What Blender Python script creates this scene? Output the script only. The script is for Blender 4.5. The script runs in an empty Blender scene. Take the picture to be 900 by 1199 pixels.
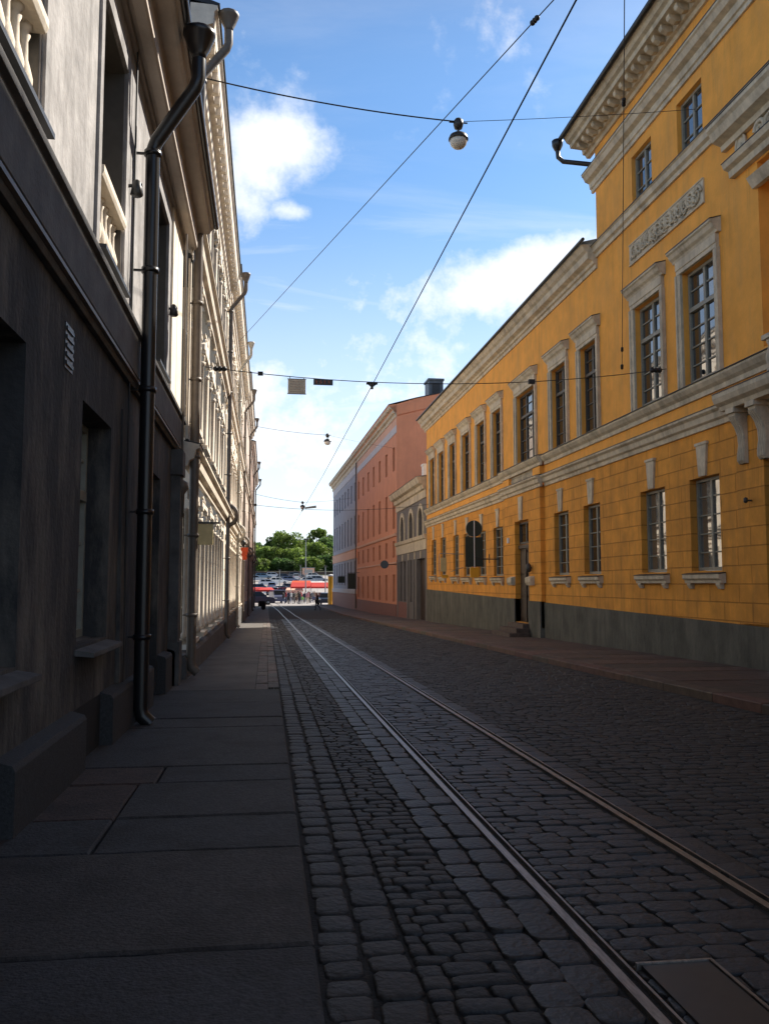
import bpy, bmesh, math, random
from mathutils import Vector, Matrix
R = math.radians
rnd = random.Random(7)
sc = bpy.context.scene
COL = sc.collection
S = 0.01545

def gz(y):
    """height of the street surface"""
    if y < 72: return -S*y
    if y < 100: return -1.112-(y-72)*0.005
    if y < 150: return -1.252
    if y < 162:
        t = (y-150)/12.0; return -1.252+0.34*t*t
    if y < 245: return -0.912+(y-162)*0.058
    if y < 330: return 3.902+(y-245)*.075
    return 10.277+(y-330)*.003

# ------------------------------------------------------------------ materials
def nt(m):
    return m.node_tree.nodes, m.node_tree.links

def mat(name, col, rough=0.8, var=0.25, scale=3.0, bump=0.0, bscale=30.0, metal=0.0, bevel=0.0,
        stain=0.0, attr=False, spec=None, stretch=(1, 1, 1), brick=None, stains2=None, streak=0):
    m = bpy.data.materials.new(name); m.use_nodes = True
    N, L = nt(m); b = N['Principled BSDF']
    b.inputs['Roughness'].default_value = rough; b.inputs['Metallic'].default_value = metal
    if spec is not None: b.inputs['Specular IOR Level'].default_value = spec
    tc = N.new('ShaderNodeTexCoord')
    mp = N.new('ShaderNodeMapping'); L.new(tc.outputs['Object'], mp.inputs['Vector'])
    mp.inputs['Scale'].default_value = stretch
    n1 = N.new('ShaderNodeTexNoise'); n1.inputs['Scale'].default_value = scale
    n1.inputs['Detail'].default_value = 8; n1.inputs['Roughness'].default_value = 0.65
    L.new(mp.outputs[0], n1.inputs['Vector'])
    r = N.new('ShaderNodeMapRange'); L.new(n1.outputs['Fac'], r.inputs['Value'])
    r.inputs['From Min'].default_value = 0.3; r.inputs['From Max'].default_value = 0.7
    r.inputs['To Min'].default_value = 1-var; r.inputs['To Max'].default_value = 1+var
    mul = N.new('ShaderNodeVectorMath'); mul.operation = 'SCALE'
    if attr:
        a = N.new('ShaderNodeAttribute'); a.attribute_name = 'tint'
        cm = N.new('ShaderNodeVectorMath'); cm.operation = 'MULTIPLY'
        cm.inputs[0].default_value = col; L.new(a.outputs['Color'], cm.inputs[1])
        L.new(cm.outputs[0], mul.inputs[0])
    else:
        mul.inputs[0].default_value = col
    L.new(r.outputs[0], mul.inputs['Scale'])
    out = mul.outputs[0]
    if stain:
        n2 = N.new('ShaderNodeTexNoise'); n2.inputs['Scale'].default_value = 1.1
        n2.inputs['Detail'].default_value = 10; n2.inputs['Roughness'].default_value = 0.7
        mp2 = N.new('ShaderNodeMapping'); mp2.inputs['Scale'].default_value = (1.6, 1.6, 0.45)
        L.new(tc.outputs['Object'], mp2.inputs['Vector']); L.new(mp2.outputs[0], n2.inputs['Vector'])
        r2 = N.new('ShaderNodeMapRange'); L.new(n2.outputs['Fac'], r2.inputs['Value'])
        r2.inputs['From Min'].default_value = 0.47; r2.inputs['From Max'].default_value = 0.66
        r2.inputs['To Min'].default_value = 0; r2.inputs['To Max'].default_value = stain
        mx = N.new('ShaderNodeMix'); mx.data_type = 'RGBA'
        L.new(r2.outputs[0], mx.inputs['Factor']); L.new(out, mx.inputs['A'])
        c2 = stains2 or tuple(c*0.45 for c in col)
        mx.inputs['B'].default_value = (*c2, 1); out = mx.outputs['Result']
    if streak:
        mp5 = N.new('ShaderNodeMapping'); mp5.inputs['Scale'].default_value = (3.2, 3.2, .13); L.new(tc.outputs['Object'], mp5.inputs['Vector'])
        n5 = N.new('ShaderNodeTexNoise'); n5.inputs['Scale'].default_value = 1.5; n5.inputs['Detail'].default_value = 6; n5.inputs['Roughness'].default_value = .7; L.new(mp5.outputs[0], n5.inputs['Vector'])
        n6 = N.new('ShaderNodeTexNoise'); n6.inputs['Scale'].default_value = .5; n6.inputs['Detail'].default_value = 4; L.new(tc.outputs['Object'], n6.inputs['Vector'])
        r5 = N.new('ShaderNodeMapRange'); L.new(n5.outputs['Fac'], r5.inputs['Value']); r5.inputs['From Min'].default_value = .5; r5.inputs['From Max'].default_value = .7; r5.inputs['To Max'].default_value = streak
        r6 = N.new('ShaderNodeMapRange'); L.new(n6.outputs['Fac'], r6.inputs['Value']); r6.inputs['From Min'].default_value = .4; r6.inputs['From Max'].default_value = .62
        m5 = N.new('ShaderNodeMath'); m5.operation = 'MULTIPLY'; L.new(r5.outputs[0], m5.inputs[0]); L.new(r6.outputs[0], m5.inputs[1])
        mx5 = N.new('ShaderNodeMix'); mx5.data_type = 'RGBA'; L.new(m5.outputs[0], mx5.inputs['Factor']); L.new(out, mx5.inputs['A']); mx5.inputs['B'].default_value = (*[c*.42+.01 for c in col], 1); out = mx5.outputs['Result']
    hgt = None
    if brick:
        bw, bh, joint = brick
        sx = N.new('ShaderNodeSeparateXYZ'); L.new(tc.outputs['Object'], sx.inputs[0])
        cx = N.new('ShaderNodeCombineXYZ'); L.new(sx.outputs['Y'], cx.inputs['X']); L.new(sx.outputs['Z'], cx.inputs['Y'])
        bt = N.new('ShaderNodeTexBrick'); L.new(cx.outputs[0], bt.inputs['Vector'])
        bt.inputs['Scale'].default_value = 1; bt.inputs['Brick Width'].default_value = bw
        bt.inputs['Row Height'].default_value = bh; bt.inputs['Mortar Size'].default_value = joint
        bt.inputs['Mortar Smooth'].default_value = 0.3
        bt.inputs['Color1'].default_value = (1, 1, 1, 1); bt.inputs['Color2'].default_value = (.90, .89, .88, 1)
        bt.inputs['Mortar'].default_value = (.66, .62, .58, 1)
        mm = N.new('ShaderNodeMix'); mm.data_type = 'RGBA'; mm.blend_type = 'MULTIPLY'
        mm.inputs['Factor'].default_value = 1
        L.new(out, mm.inputs['A']); L.new(bt.outputs['Color'], mm.inputs['B']); out = mm.outputs['Result']
        hgt = bt.outputs['Fac']
    L.new(out, b.inputs['Base Color'])
    nrm = None
    if bevel:
        bv = N.new('ShaderNodeBevel'); bv.samples = 3; bv.inputs['Radius'].default_value = bevel
        nrm = bv.outputs[0]
    if hgt:
        bb = N.new('ShaderNodeBump'); bb.inputs['Strength'].default_value = 0.8; bb.inputs['Distance'].default_value = 0.03
        bb.invert = True; L.new(hgt, bb.inputs['Height'])
        if nrm: L.new(nrm, bb.inputs['Normal'])
        nrm = bb.outputs[0]
    if bump:
        n3 = N.new('ShaderNodeTexNoise'); n3.inputs['Scale'].default_value = bscale
        n3.inputs['Detail'].default_value = 6; L.new(tc.outputs['Object'], n3.inputs['Vector'])
        bp = N.new('ShaderNodeBump'); bp.inputs['Strength'].default_value = bump; bp.inputs['Distance'].default_value = 0.02
        L.new(n3.outputs['Fac'], bp.inputs['Height'])
        if nrm: L.new(nrm, bp.inputs['Normal'])
        nrm = bp.outputs[0]
    if nrm: L.new(nrm, b.inputs['Normal'])
    return m

M = {}
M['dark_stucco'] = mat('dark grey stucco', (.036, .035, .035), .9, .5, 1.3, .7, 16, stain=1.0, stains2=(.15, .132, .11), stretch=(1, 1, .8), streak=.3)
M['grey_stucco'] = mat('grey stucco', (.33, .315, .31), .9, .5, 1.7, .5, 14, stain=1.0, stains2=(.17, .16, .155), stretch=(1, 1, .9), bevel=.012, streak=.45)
M['grey_trim'] = mat('grey trim plaster', (.11, .105, .10), .8, .4, 3, .2, 30, bevel=.012, stain=.3)
M['grey_cornice'] = mat('grey beige cornice paint', (.46, .39, .33), .8, .12, 4, .15, 30, bevel=.012)
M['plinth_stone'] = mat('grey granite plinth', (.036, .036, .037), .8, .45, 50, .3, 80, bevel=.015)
M['ochre'] = mat('ochre plaster', (.90, .405, .068), .88, .14, 1.4, .25, 18, stain=.4, stains2=(.6, .32, .10), bevel=.02, streak=.45)
M['ochre_rust'] = mat('rusticated ochre plaster', (.80, .345, .048), .88, .2, 1.6, .3, 18, stain=.45, stains2=(.46, .22, .05), brick=(1.15, .365, .014), bevel=.02, streak=.5)
M['white_trim'] = mat('off white trim paint', (.62, .53, .39), .8, .2, 5, .15, 30, bevel=.01, stain=.75, stains2=(.30, .25, .18))
M['grey_base'] = mat('olive grey plinth paint', (.085, .083, .066), .85, .35, 1.5, .4, 14, stain=.7, stains2=(.17, .155, .125), streak=.5)
M['roof_dark'] = mat('dark sheet metal', (.03, .032, .035), .45, .2, 6, metal=.4)
M['cream'] = mat('cream plaster', (.80, .71, .58), .85, .1, 2, .2, 22, stain=.2, bevel=.015)
M['cream_trim'] = mat('cream ornament plaster', (.76, .67, .55), .85, .15, 5, .2, 30, bevel=.012, stain=.35)
M['beige'] = mat('pinkish beige plaster', (.56, .46, .38), .85, .12, 2, .2, 22, stain=.2)
M['brown'] = mat('brown plaster', (.36, .25, .19), .85, .14, 2, .2, 22, stain=.2)
M['pink'] = mat('terracotta pink plaster', (.70, .30, .17), .88, .1, 1.0, .15, 20, stain=.25, stains2=(.5, .2, .13), streak=.4)
M['pink_light'] = mat('salmon plaster band', (.70, .42, .30), .88, .1, 1.0)
M['lilac'] = mat('pale lilac plaster', (.55, .54, .56), .88, .1, 1.2)
M['blue_plaster'] = mat('grey blue plaster', (.34, .36, .42), .88, .1, 1.0, stain=.2)
M['red_granite'] = mat('red granite base', (.24, .10, .075), .7, .3, 14, .2, 40)
M['taupe'] = mat('taupe plaster', (.17, .155, .15), .85, .15, 1.5, stain=.3)
M['frame_grey'] = mat('grey green window paint', (.27, .26, .21), .5, .15, 8, bevel=.006)
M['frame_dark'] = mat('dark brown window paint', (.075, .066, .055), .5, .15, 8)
M['frame_red'] = mat('oxide red window paint', (.13, .035, .022), .5, .15, 8)
M['frame_blue'] = mat('slate blue window paint', (.07, .085, .12), .5, .15, 8)
M['door_dark'] = mat('dark varnished door wood', (.045, .03, .022), .45, .3, 8, stretch=(1, 1, .2), bevel=.01)
M['pipe_black'] = mat('black painted pipe', (.012, .012, .014), .32, .2, 8)
M['pipe_brown'] = mat('brown painted pipe', (.15, .12, .095), .5, .2, 8)
M['pipe_cream'] = mat('cream painted pipe', (.5, .46, .38), .5, .2, 8)
M['wire'] = mat('black cable', (.012, .012, .013), .5, .0)
M['steel'] = mat('polished rail steel', (.27, .25, .23), .38, .45, 18, metal=1.0, stretch=(4, .5, 1)); M['steel'].node_tree.nodes['Principled BSDF'].inputs['Metallic'].default_value = .7
M['groove'] = mat('dark dirty rail groove', (.012, .011, .010), .9, .3, 8)
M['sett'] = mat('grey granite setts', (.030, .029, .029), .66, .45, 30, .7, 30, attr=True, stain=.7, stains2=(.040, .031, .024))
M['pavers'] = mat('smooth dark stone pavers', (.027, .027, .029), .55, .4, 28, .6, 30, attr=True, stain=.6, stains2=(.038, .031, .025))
M['bed'] = mat('sandy joint fill', (.022, .021, .020), .95, .4, 20, .4, 60)
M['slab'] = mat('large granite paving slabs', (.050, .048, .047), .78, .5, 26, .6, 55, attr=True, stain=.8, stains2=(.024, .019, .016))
M['slab_pink'] = mat('reddish granite paving', (.10, .066, .050), .75, .35, 5, .3, 70, attr=True)
M['asphalt'] = mat('grey asphalt', (.12, .11, .10), .85, .3, 1.2, .4, 120)
M['square'] = mat('worn square paving', (.33, .30, .28), .85, .2, .5, .3, 6)
M['grass'] = mat('hill ground', (.05, .07, .03), .95, .3, .3)
M['globe'] = mat('milky lamp glass', (.75, .70, .62), .2, .05, 5)
M['lamp_metal'] = mat('dark lamp metal', (.035, .035, .035), .4, .2, 8)
M['grey_metal'] = mat('grey sheet metal', (.25, .26, .27), .45, .1, 6, metal=.3)
M['blue_metal'] = mat('blue grey chimney sheet', (.075, .095, .12), .5, .2, 4)
M['bark'] = mat('bark', (.07, .05, .035), .9, .3, 6)
M['leaf_a'] = mat('sunny green leaves', (.16, .24, .05), .6, .35, .6, attr=True)
M['leaf_b'] = mat('deep green leaves', (.085, .155, .045), .6, .35, .6, attr=True)
for k_ in ('leaf_a', 'leaf_b'):
    m_ = M[k_]; N_, Lk = nt(m_); b_ = N_['Principled BSDF']; tr = N_.new('ShaderNodeBsdfTranslucent'); ms = N_.new('ShaderNodeMixShader'); ms.inputs[0].default_value = .45
    src = b_.inputs['Base Color'].links[0].from_socket; Lk.new(src, tr.inputs['Color']); Lk.new(b_.outputs[0], ms.inputs[1]); Lk.new(tr.outputs[0], ms.inputs[2]); Lk.new(ms.outputs[0], N_['Material Output'].inputs['Surface'])
M['sign_green'] = mat('dark green sign back', (.022, .035, .026), .55, .15, 4)
M['yellow_paint'] = mat('yellow paint', (.75, .38, .02), .5, .08, 4)
M['white_paint'] = mat('white paint', (.72, .72, .70), .5, .06, 4)
M['sign_cream'] = mat('cream board', (.62, .56, .46), .6, .1, 5)
M['sign_ochre'] = mat('ochre lantern glass', (.55, .46, .24), .45, .15, 6)
M['red_cloth'] = mat('red canvas', (.55, .035, .025), .8, .1, 3)
M['orange_cloth'] = mat('orange red canvas', (.65, .09, .03), .8, .1, 3)
M['white_cloth'] = mat('white canvas', (.7, .68, .64), .8, .06, 3)
M['rubber'] = mat('black rubber', (.015, .015, .015), .8, .1)
M['chrome'] = mat('wheel alloy', (.45, .45, .46), .3, .1, metal=.8)
M['skin'] = mat('skin', (.45, .26, .19), .6, .05)
M['hair'] = mat('dark hair', (.03, .02, .015), .6, .1)
M['stone_wall'] = mat('ivy dark wall', (.10, .07, .055), .9, .4, .6)

def glass(name, col, rough=.03):
    m = bpy.data.materials.new(name); m.use_nodes = True
    N, L = nt(m); b = N['Principled BSDF']
    b.inputs['Base Color'].default_value = (*col, 1); b.inputs['Roughness'].default_value = rough
    b.inputs['IOR'].default_value = 3.2
    tc = N.new('ShaderNodeTexCoord')
    n = N.new('ShaderNodeTexNoise'); n.inputs['Scale'].default_value = 1.6; n.inputs['Detail'].default_value = 1
    L.new(tc.outputs['Object'], n.inputs['Vector'])
    bp = N.new('ShaderNodeBump'); bp.inputs['Strength'].default_value = .05; bp.inputs['Distance'].default_value = .05
    L.new(n.outputs['Fac'], bp.inputs['Height']); L.new(bp.outputs[0], b.inputs['Normal'])
    return m
M['glass'] = glass('window glass', (.018, .022, .026))
M['glass_curtain'] = glass('window glass with pale curtain behind', (.10, .105, .10))
M['glass_dark'] = glass('dark window glass', (.008, .009, .011), .12)
M['car_glass'] = glass('car glass', (.012, .014, .016), .12); M['car_glass'].node_tree.nodes['Principled BSDF'].inputs['IOR'].default_value = 1.45

def paint(name, col):
    m = bpy.data.materials.new(name); m.use_nodes = True
    b = m.node_tree.nodes['Principled BSDF']; b.inputs['Base Color'].default_value = (*col, 1)
    b.inputs['Roughness'].default_value = .35; b.inputs['Coat Weight'].default_value = .6
    return m

# ------------------------------------------------------------------ mesh builder
class MB:
    def __init__(s, sg=1): s.v = []; s.f = []; s.sm = []; s.t = []; s.sg = sg
    def add(s, vs, fs, smooth=False, tint=(1, 1, 1)):
        b = len(s.v); s.v += [(p[0]*s.sg, p[1], p[2]) for p in vs]
        for f in fs: s.f.append([i+b for i in f]); s.sm.append(smooth); s.t.append(tint)
    def box(s, x0, x1, y0, y1, z0, z1, tint=(1, 1, 1)):
        s.add([(x0, y0, z0), (x1, y0, z0), (x1, y1, z0), (x0, y1, z0), (x0, y0, z1), (x1, y0, z1), (x1, y1, z1), (x0, y1, z1)],
              [(0, 3, 2, 1), (4, 5, 6, 7), (0, 1, 5, 4), (1, 2, 6, 5), (2, 3, 7, 6), (3, 0, 4, 7)], False, tint)
    def prof(s, P, u0, u1, smooth=False):
        """closed (o,z) outline pushed along u"""
        n = len(P)
        s.add([(o, u0, z) for o, z in P]+[(o, u1, z) for o, z in P],
              [(i, (i+1) % n, (i+1) % n+n, i+n) for i in range(n)]+[tuple(range(n))[::-1], tuple(range(n, 2*n))], smooth)
    def yz(s, P, o0, o1, smooth=False):
        """closed (u,z) outline pushed along o"""
        n = len(P)
        s.add([(o0, u, z) for u, z in P]+[(o1, u, z) for u, z in P],
              [(i, (i+1) % n, (i+1) % n+n, i+n) for i in range(n)]+[tuple(range(n))[::-1], tuple(range(n, 2*n))], smooth)
    def xz(s, P, u0, u1): s.prof(P, u0, u1)
    def tube(s, pts, r, n=8, cap=True, smooth=True, ell=1):
        pts = [Vector(p) for p in pts]; rings = []
        rs = r if isinstance(r, (list, tuple)) else [r]*len(pts)
        prev = None
        vs = []
        for i, p in enumerate(pts):
            d = (pts[min(i+1, len(pts)-1)]-pts[max(i-1, 0)])
            if d.length < 1e-9: d = Vector((0, 0, 1))
            d.normalize()
            if prev is None:
                a = d.cross(Vector((0, 0, 1)))
                if a.length < .2: a = d.cross(Vector((0, 1, 0)))
            else: a = prev-d*prev.dot(d)
            a.normalize(); prev = a; b = d.cross(a)
            for k in range(n):
                t = 2*math.pi*k/n
                vs.append(p+(a*math.cos(t)+b*math.sin(t)*ell)*rs[i])
        fs = []
        for i in range(len(pts)-1):
            for k in range(n):
                fs.append((i*n+k, i*n+(k+1) % n, (i+1)*n+(k+1) % n, (i+1)*n+k))
        s.add(vs, fs, smooth)
        if cap:
            s.add([vs[k] for k in range(n)], [tuple(range(n))[::-1]])
            s.add([vs[-n+k] for k in range(n)], [tuple(range(n))])
    def lathe(s, c, P, n=12, axis='z', smooth=True):
        vs = []
        for r, h in P:
            for k in range(n):
                t = 2*math.pi*k/n; a, b = r*math.cos(t), r*math.sin(t)
                vs.append((c[0]+a, c[1]+b, c[2]+h) if axis == 'z' else ((c[0]+h, c[1]+a, c[2]+b) if axis == 'x' else (c[0]+a, c[1]+h, c[2]+b)))
        fs = [(i*n+k, i*n+(k+1) % n, (i+1)*n+(k+1) % n, (i+1)*n+k) for i in range(len(P)-1) for k in range(n)]
        fs += [tuple(range(n))[::-1], tuple(range((len(P)-1)*n, len(P)*n))]
        s.add(vs, fs, smooth)
    def build(s, name, m, parent=None, loc=None):
        me = bpy.data.meshes.new(name)
        me.from_pydata(s.v, [], s.f); me.validate()
        if len(me.polygons) == len(s.f):
            me.polygons.foreach_set('use_smooth', s.sm)
            if any(t != (1, 1, 1) for t in s.t):
                at = me.color_attributes.new('tint', 'FLOAT_COLOR', 'CORNER')
                dat = []
                for p, t in zip(me.polygons, s.t): dat += [t[0], t[1], t[2], 1.0]*p.loop_total
                at.data.foreach_set('color', dat)
        mm = m if isinstance(m, bpy.types.Material) else M[m]
        me.materials.append(mm)
        if 'tint' not in me.color_attributes and any(n.type == 'ATTRIBUTE' for n in mm.node_tree.nodes):
            at = me.color_attributes.new('tint', 'FLOAT_COLOR', 'CORNER')
            at.data.foreach_set('color', [1.0]*4*len(me.loops))
        bm = bmesh.new(); bm.from_mesh(me)
        bmesh.ops.recalc_face_normals(bm, faces=bm.faces[:]); bm.to_mesh(me); bm.free()
        o = bpy.data.objects.new(name, me); COL.objects.link(o)
        if parent: o.parent = parent
        if loc: o.location = loc
        return o

def thing(name, label, cat, loc=(0, 0, 0), rz=0, group=None):
    o = bpy.data.objects.new(name, None); COL.objects.link(o)
    o.location = loc; o.rotation_euler.z = rz; o['label'] = label; o['category'] = cat
    o.empty_display_size = .3
    if group: o['group'] = group
    return o
def tag(o, label, cat, group=None):
    o['label'] = label; o['category'] = cat
    if group: o['group'] = group
    return o
def struct(o, kind='structure'): o['kind'] = kind; return o
def inst(src, parent, loc):
    o = bpy.data.objects.new(src.name.split('.')[0], src.data); COL.objects.link(o)
    o.parent = parent; o.location = loc
    return o

def facade(mb, u0, u1, z0, z1, ops, depth=.3, o=0.0):
    """wall sheet with openings [(ua,ub,za,zb[,arch])] and their reveals; back and sides closed by the roof/plinth"""
    us = sorted({u0, u1, *[a[0] for a in ops], *[a[1] for a in ops]}); us = [u for u in us if u0 <= u <= u1]
    zs = sorted({z0, z1, *[a[2] for a in ops], *[a[3] for a in ops]}); zs = [z for z in zs if z0 <= z <= z1]
    for i in range(len(us)-1):
        for j in range(len(zs)-1):
            uc, zc = (us[i]+us[i+1])/2, (zs[j]+zs[j+1])/2
            if any(a[0] < uc < a[1] and a[2] < zc < a[3] for a in ops): continue
            mb.add([(o, us[i], zs[j]), (o, us[i+1], zs[j]), (o, us[i+1], zs[j+1]), (o, us[i], zs[j+1])], [(0, 1, 2, 3)])
    for a in ops:
        ua, ub, za, zb = a[:4]; d = a[5] if len(a) > 5 else depth
        q = lambda *p: mb.add(p, [(0, 1, 2, 3)])
        if len(a) > 4 and a[4]:
            r = (ub-ua)/2; c = (ua+ub)/2; zc = zb-r; n = 12
            arc = [(c-r*math.cos(math.pi*k/n), zc+r*math.sin(math.pi*k/n)) for k in range(n+1)]
            for k in range(n):
                (p, q1), (p2, q2) = arc[k], arc[k+1]
                mb.add([(o, p, q1), (o, p2, q2), (o, p2, zb), (o, p, zb)], [(0, 1, 2, 3)])
                mb.add([(o, p, q1), (o, p2, q2), (o-d, p2, q2), (o-d, p, q1)], [(0, 1, 2, 3)])
            zt = zc
        else:
            zt = zb; q((o, ua, zb), (o, ub, zb), (o-d, ub, zb), (o-d, ua, zb))
        q((o, ua, za), (o-d, ua, za), (o-d, ua, zt), (o, ua, zt))
        q((o, ub, za), (o-d, ub, za), (o-d, ub, zt), (o, ub, zt))
        q((o, ua, za), (o, ub, za), (o-d, ub, za), (o-d, ua, za))

WC = {}
def window(parent, sg, ua, ub, za, zb, o=-.28, frame='frame_grey', gl='glass', cols=2, rows=4, trans=.62, arch=False, thick=.05, name='window'):
    """one window: sash frame with bars (part) and its panes (sub-part)"""
    key = (sg, round(ub-ua, 3), round(zb-za, 3), frame, gl, cols, rows, trans, arch, thick, name)
    if key in WC:
        f0, g0 = WC[key]; f = inst(f0, parent, (sg*o, ua, za)); inst(g0, f, (0, 0, 0)); return f
    w, h = ub-ua, zb-za; mb = MB(sg); t = thick
    e = .012
    mb.box(-.04, .03, e, t*1.5, e, h-e); mb.box(-.04, .03, w-t*1.5, w-e, e, h-e)
    mb.box(-.04, .029, t*1.5, w-t*1.5, h-t*1.6, h-e); mb.box(-.04, .029, t*1.5, w-t*1.5, e, t*1.8)
    zt = h*trans if trans else h
    if trans: mb.box(-.03, .045, t*1.5, w-t*1.5, zt-t, zt+t)
    for c in range(1, cols):
        x = w*c/cols; mb.box(-.03, .02, x-t*.9, x+t*.9, t*1.8, h-t*1.6)
    for i in range(cols):
        xa, xb = w*i/cols+t, w*(i+1)/cols-t
        for k in range(1, rows):
            z = (zt if trans else h)*k/rows; mb.box(-.02, .006, xa, xb, z-t*.32, z+t*.32)
        if trans and h-zt > .7: mb.box(-.02, .006, xa, xb, (zt+h)/2-t*.3, (zt+h)/2+t*.3)
    f = mb.build(name, frame, parent, (sg*o, ua, za))
    g = MB(sg); g.box(-.034, -.022, .015, w-.015, .015, h-.015); go = g.build('pane', gl, f)
    WC[key] = (f, go)
    return f

def downpipe(parent, sg, u, o, ztop, zbot, m, r=.07, funnel=None, n=12, shoe=True):
    mb = MB(sg); pts = []
    if funnel:
        fo, fz, fu = funnel
        pts += [(fo, fu, fz-.25), (fo, fu, fz-.55), (fo-.04, fu, fz-.66)]
        pts += [(o+.04, u, ztop+.06)]
    pts += [(o, u, ztop-.06), (o, u, zbot+.25)]
    if shoe: pts += [(o+.02, u, zbot+.15), (o+.12, u, zbot+.06)]
    mb.tube(pts, r, n)
    z = ztop-.1
    while z > zbot+.4:
        mb.lathe((o, u, z), [(r, -.03), (r*1.22, -.03), (r*1.22, .03), (r, .03)], n)
        mb.box(0 if o > 0 else o, o, u-.015, u+.015, z-.012, z+.012)
        z -= 1.45
    p = mb.build('drainpipe', m, parent)
    if funnel:
        fo, fz, fu = funnel
        fb = MB(sg); fb.lathe((fo, fu, fz), [(.02, -.3), (r, -.3), (r*1.05, -.24), (r*1.6, -.15), (r*2.15, -.02), (r*2.3, 0), (r*2.3, .05), (r*2.15, .06), (r*2.0, .03), (.02, .03)], n)
        fb.build('hopper', m, p)
    return p

def volute(mb, o, u, z, r, dirn=1, turns=1.6, th=.3):
    pts = []
    n = int(14*turns)
    for i in range(n+1):
        t = i/n; a = t*turns*2*math.pi; rr = r*(1-.85*t)
        pts.append((o, u+dirn*rr*math.cos(a), z+rr*math.sin(a)))
    mb.tube(pts, [r*th*(1-.5*i/n) for i in range(n+1)], 5)

# ------------------------------------------------------------------ street surfaces
def sheet(name, x0, x1, ys, off, m, nx=1):
    mb = MB(); 
    for i in range(len(ys)-1):
        for k in range(nx):
            a, b = x0+(x1-x0)*k/nx, x0+(x1-x0)*(k+1)/nx
            mb.add([(a, ys[i], gz(ys[i])+off), (b, ys[i], gz(ys[i])+off), (b, ys[i+1], gz(ys[i+1])+off), (a, ys[i+1], gz(ys[i+1])+off)], [(0, 1, 2, 3)])
    # weld
    return mb.build(name, m)
YS = [-30, -10, 0, 10, 20, 30, 40, 50, 60, 66, 72, 80, 90, 100, 113]
struct(sheet('ground', -1500, 1500, [-800, -30]+YS[1:]+[150, 155, 160, 162, 200, 245, 400, 900, 4000], -.32, 'asphalt'))
struct(sheet('street_bed', -2.0, 9.6, YS, -.017, 'bed'))

def stone(mb, x0, x1, y0, y1, top, bulge, ch, tint, detail):
    """one paving stone with a chamfered or domed top"""
    j = lambda a: (rnd.random()-.5)*a
    w, l = x1-x0, y1-y0; jj = min(w, l)*.14
    C = [(x0+j(jj), y0+j(jj)), (x1+j(jj), y0+j(jj)), (x1+j(jj), y1+j(jj)), (x0+j(jj), y1+j(jj))]
    cx, cy = (x0+x1)/2, (y0+y1)/2
    tx, ty = j(.02), j(.02)
    z = lambda x, y, d: gz(y)+top-d+tx*(x-cx)*3+ty*(y-cy)*3
    ring = lambda k, d: [(cx+(x-cx)*k, cy+(y-cy)*k, z(x, y, d)) for x, y in C]
    if detail:
        def rr(k, d):
            out = []
            for i in range(4):
                a, b = C[i], C[(i+1) % 4]
                for t in (0.14, .5, .86):
                    x = a[0]+(b[0]-a[0])*t; y = a[1]+(b[1]-a[1])*t
                    out.append((cx+(x-cx)*k, cy+(y-cy)*k, z(x, y, d)))
            return out
        kc = 1-ch/min(w, l)*1.3
        r0 = rr(1, .05); r1 = rr(1, ch*.9); r2 = rr((1+kc)/2, ch*.25); r3 = rr(kc-.06, -bulge*.6)
        r4 = [(cx, cy, z(cx, cy, -bulge))]
        vs = r0+r1+r2+r3+r4; n = 12; fs = []
        for q in range(3):
            for i in range(n): fs.append((q*n+i, q*n+(i+1) % n, (q+1)*n+(i+1) % n, (q+1)*n+i))
        for i in range(n): fs.append((3*n+i, 3*n+(i+1) % n, 4*n))
        mb.add(vs, fs, True, tint)
    else:
        kx = 1-ch/min(w, l)*1.6
        vs = ring(1, .05)+ring(1, ch)+ring(kx, 0)
        fs = [(i, (i+1) % 4, 4+(i+1) % 4, 4+i) for i in range(4)]+[(4+i, 4+(i+1) % 4, 8+(i+1) % 4, 8+i) for i in range(4)]+[(8, 9, 10, 11)]
        mb.add(vs, fs, False, tint)

def tint(lo=.65, hi=1.35, warm=.06):
    b = rnd.uniform(lo, hi); w = rnd.uniform(-warm, warm)
    return (b*(1+w), b, b*(1-w))
def rows_across(mb, x0, x1, y0, y1, dy, dx, bulge, ch, lo=.6, hi=1.4, gap=.012, top=0, dxx=.25):
    y = y0; k = 0
    while y < y1:
        d = dy*rnd.uniform(.85, 1.18)
        if y > 30: d *= 1.0
        x = x0; first = True
        while x < x1-.02:
            w = dx*rnd.uniform(1-dxx, 1+dxx)
            if first: w *= rnd.uniform(.4, 1); first = False
            xe = min(x+w, x1)
            if x1-xe < dx*.4: xe = x1
            stone(mb, x+gap/2, xe-gap/2, y+gap/2, y+d-gap/2, top+rnd.uniform(-.006, .004), bulge, ch, tint(lo, hi), y < 13)
            x = xe
        y += d
def column(mb, x0, x1, y0, y1, l, bulge, ch, lo=.7, hi=1.3, gap=.012, top=0):
    y = y0
    while y < y1:
        d = l*rnd.uniform(.8, 1.25); s0 = rnd.uniform(-.006, .006)
        stone(mb, x0+gap/2+s0, x1-gap/2+s0, y+gap/2, y+d-gap/2, top+rnd.uniform(-.005, .004), bulge, ch, tint(lo, hi), y < 13)
        y += d
YE = 112
mb = MB()
column(mb, .235, .41, -1, 60, .19, .001, .010, top=-.005, gap=.009)
column(mb, .42, .60, -1, 60, .19, .001, .010, top=-.003, gap=.009)
rows_across(mb, .60, .98, -1, 60, .105, .165, .001, .010, gap=.009)
rows_across(mb, 2.62, 6.05, 2, 60, .115, .175, .001, .009, .7, 1.3, gap=.008)
column(mb, 6.05, 6.22, 4, 60, .24, .003, .014, top=-.01)
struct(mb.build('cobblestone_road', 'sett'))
mb = MB()
column(mb, .98, 1.155, -1, 60, .25, .0, .007, .6, 1.15, .008)
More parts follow.
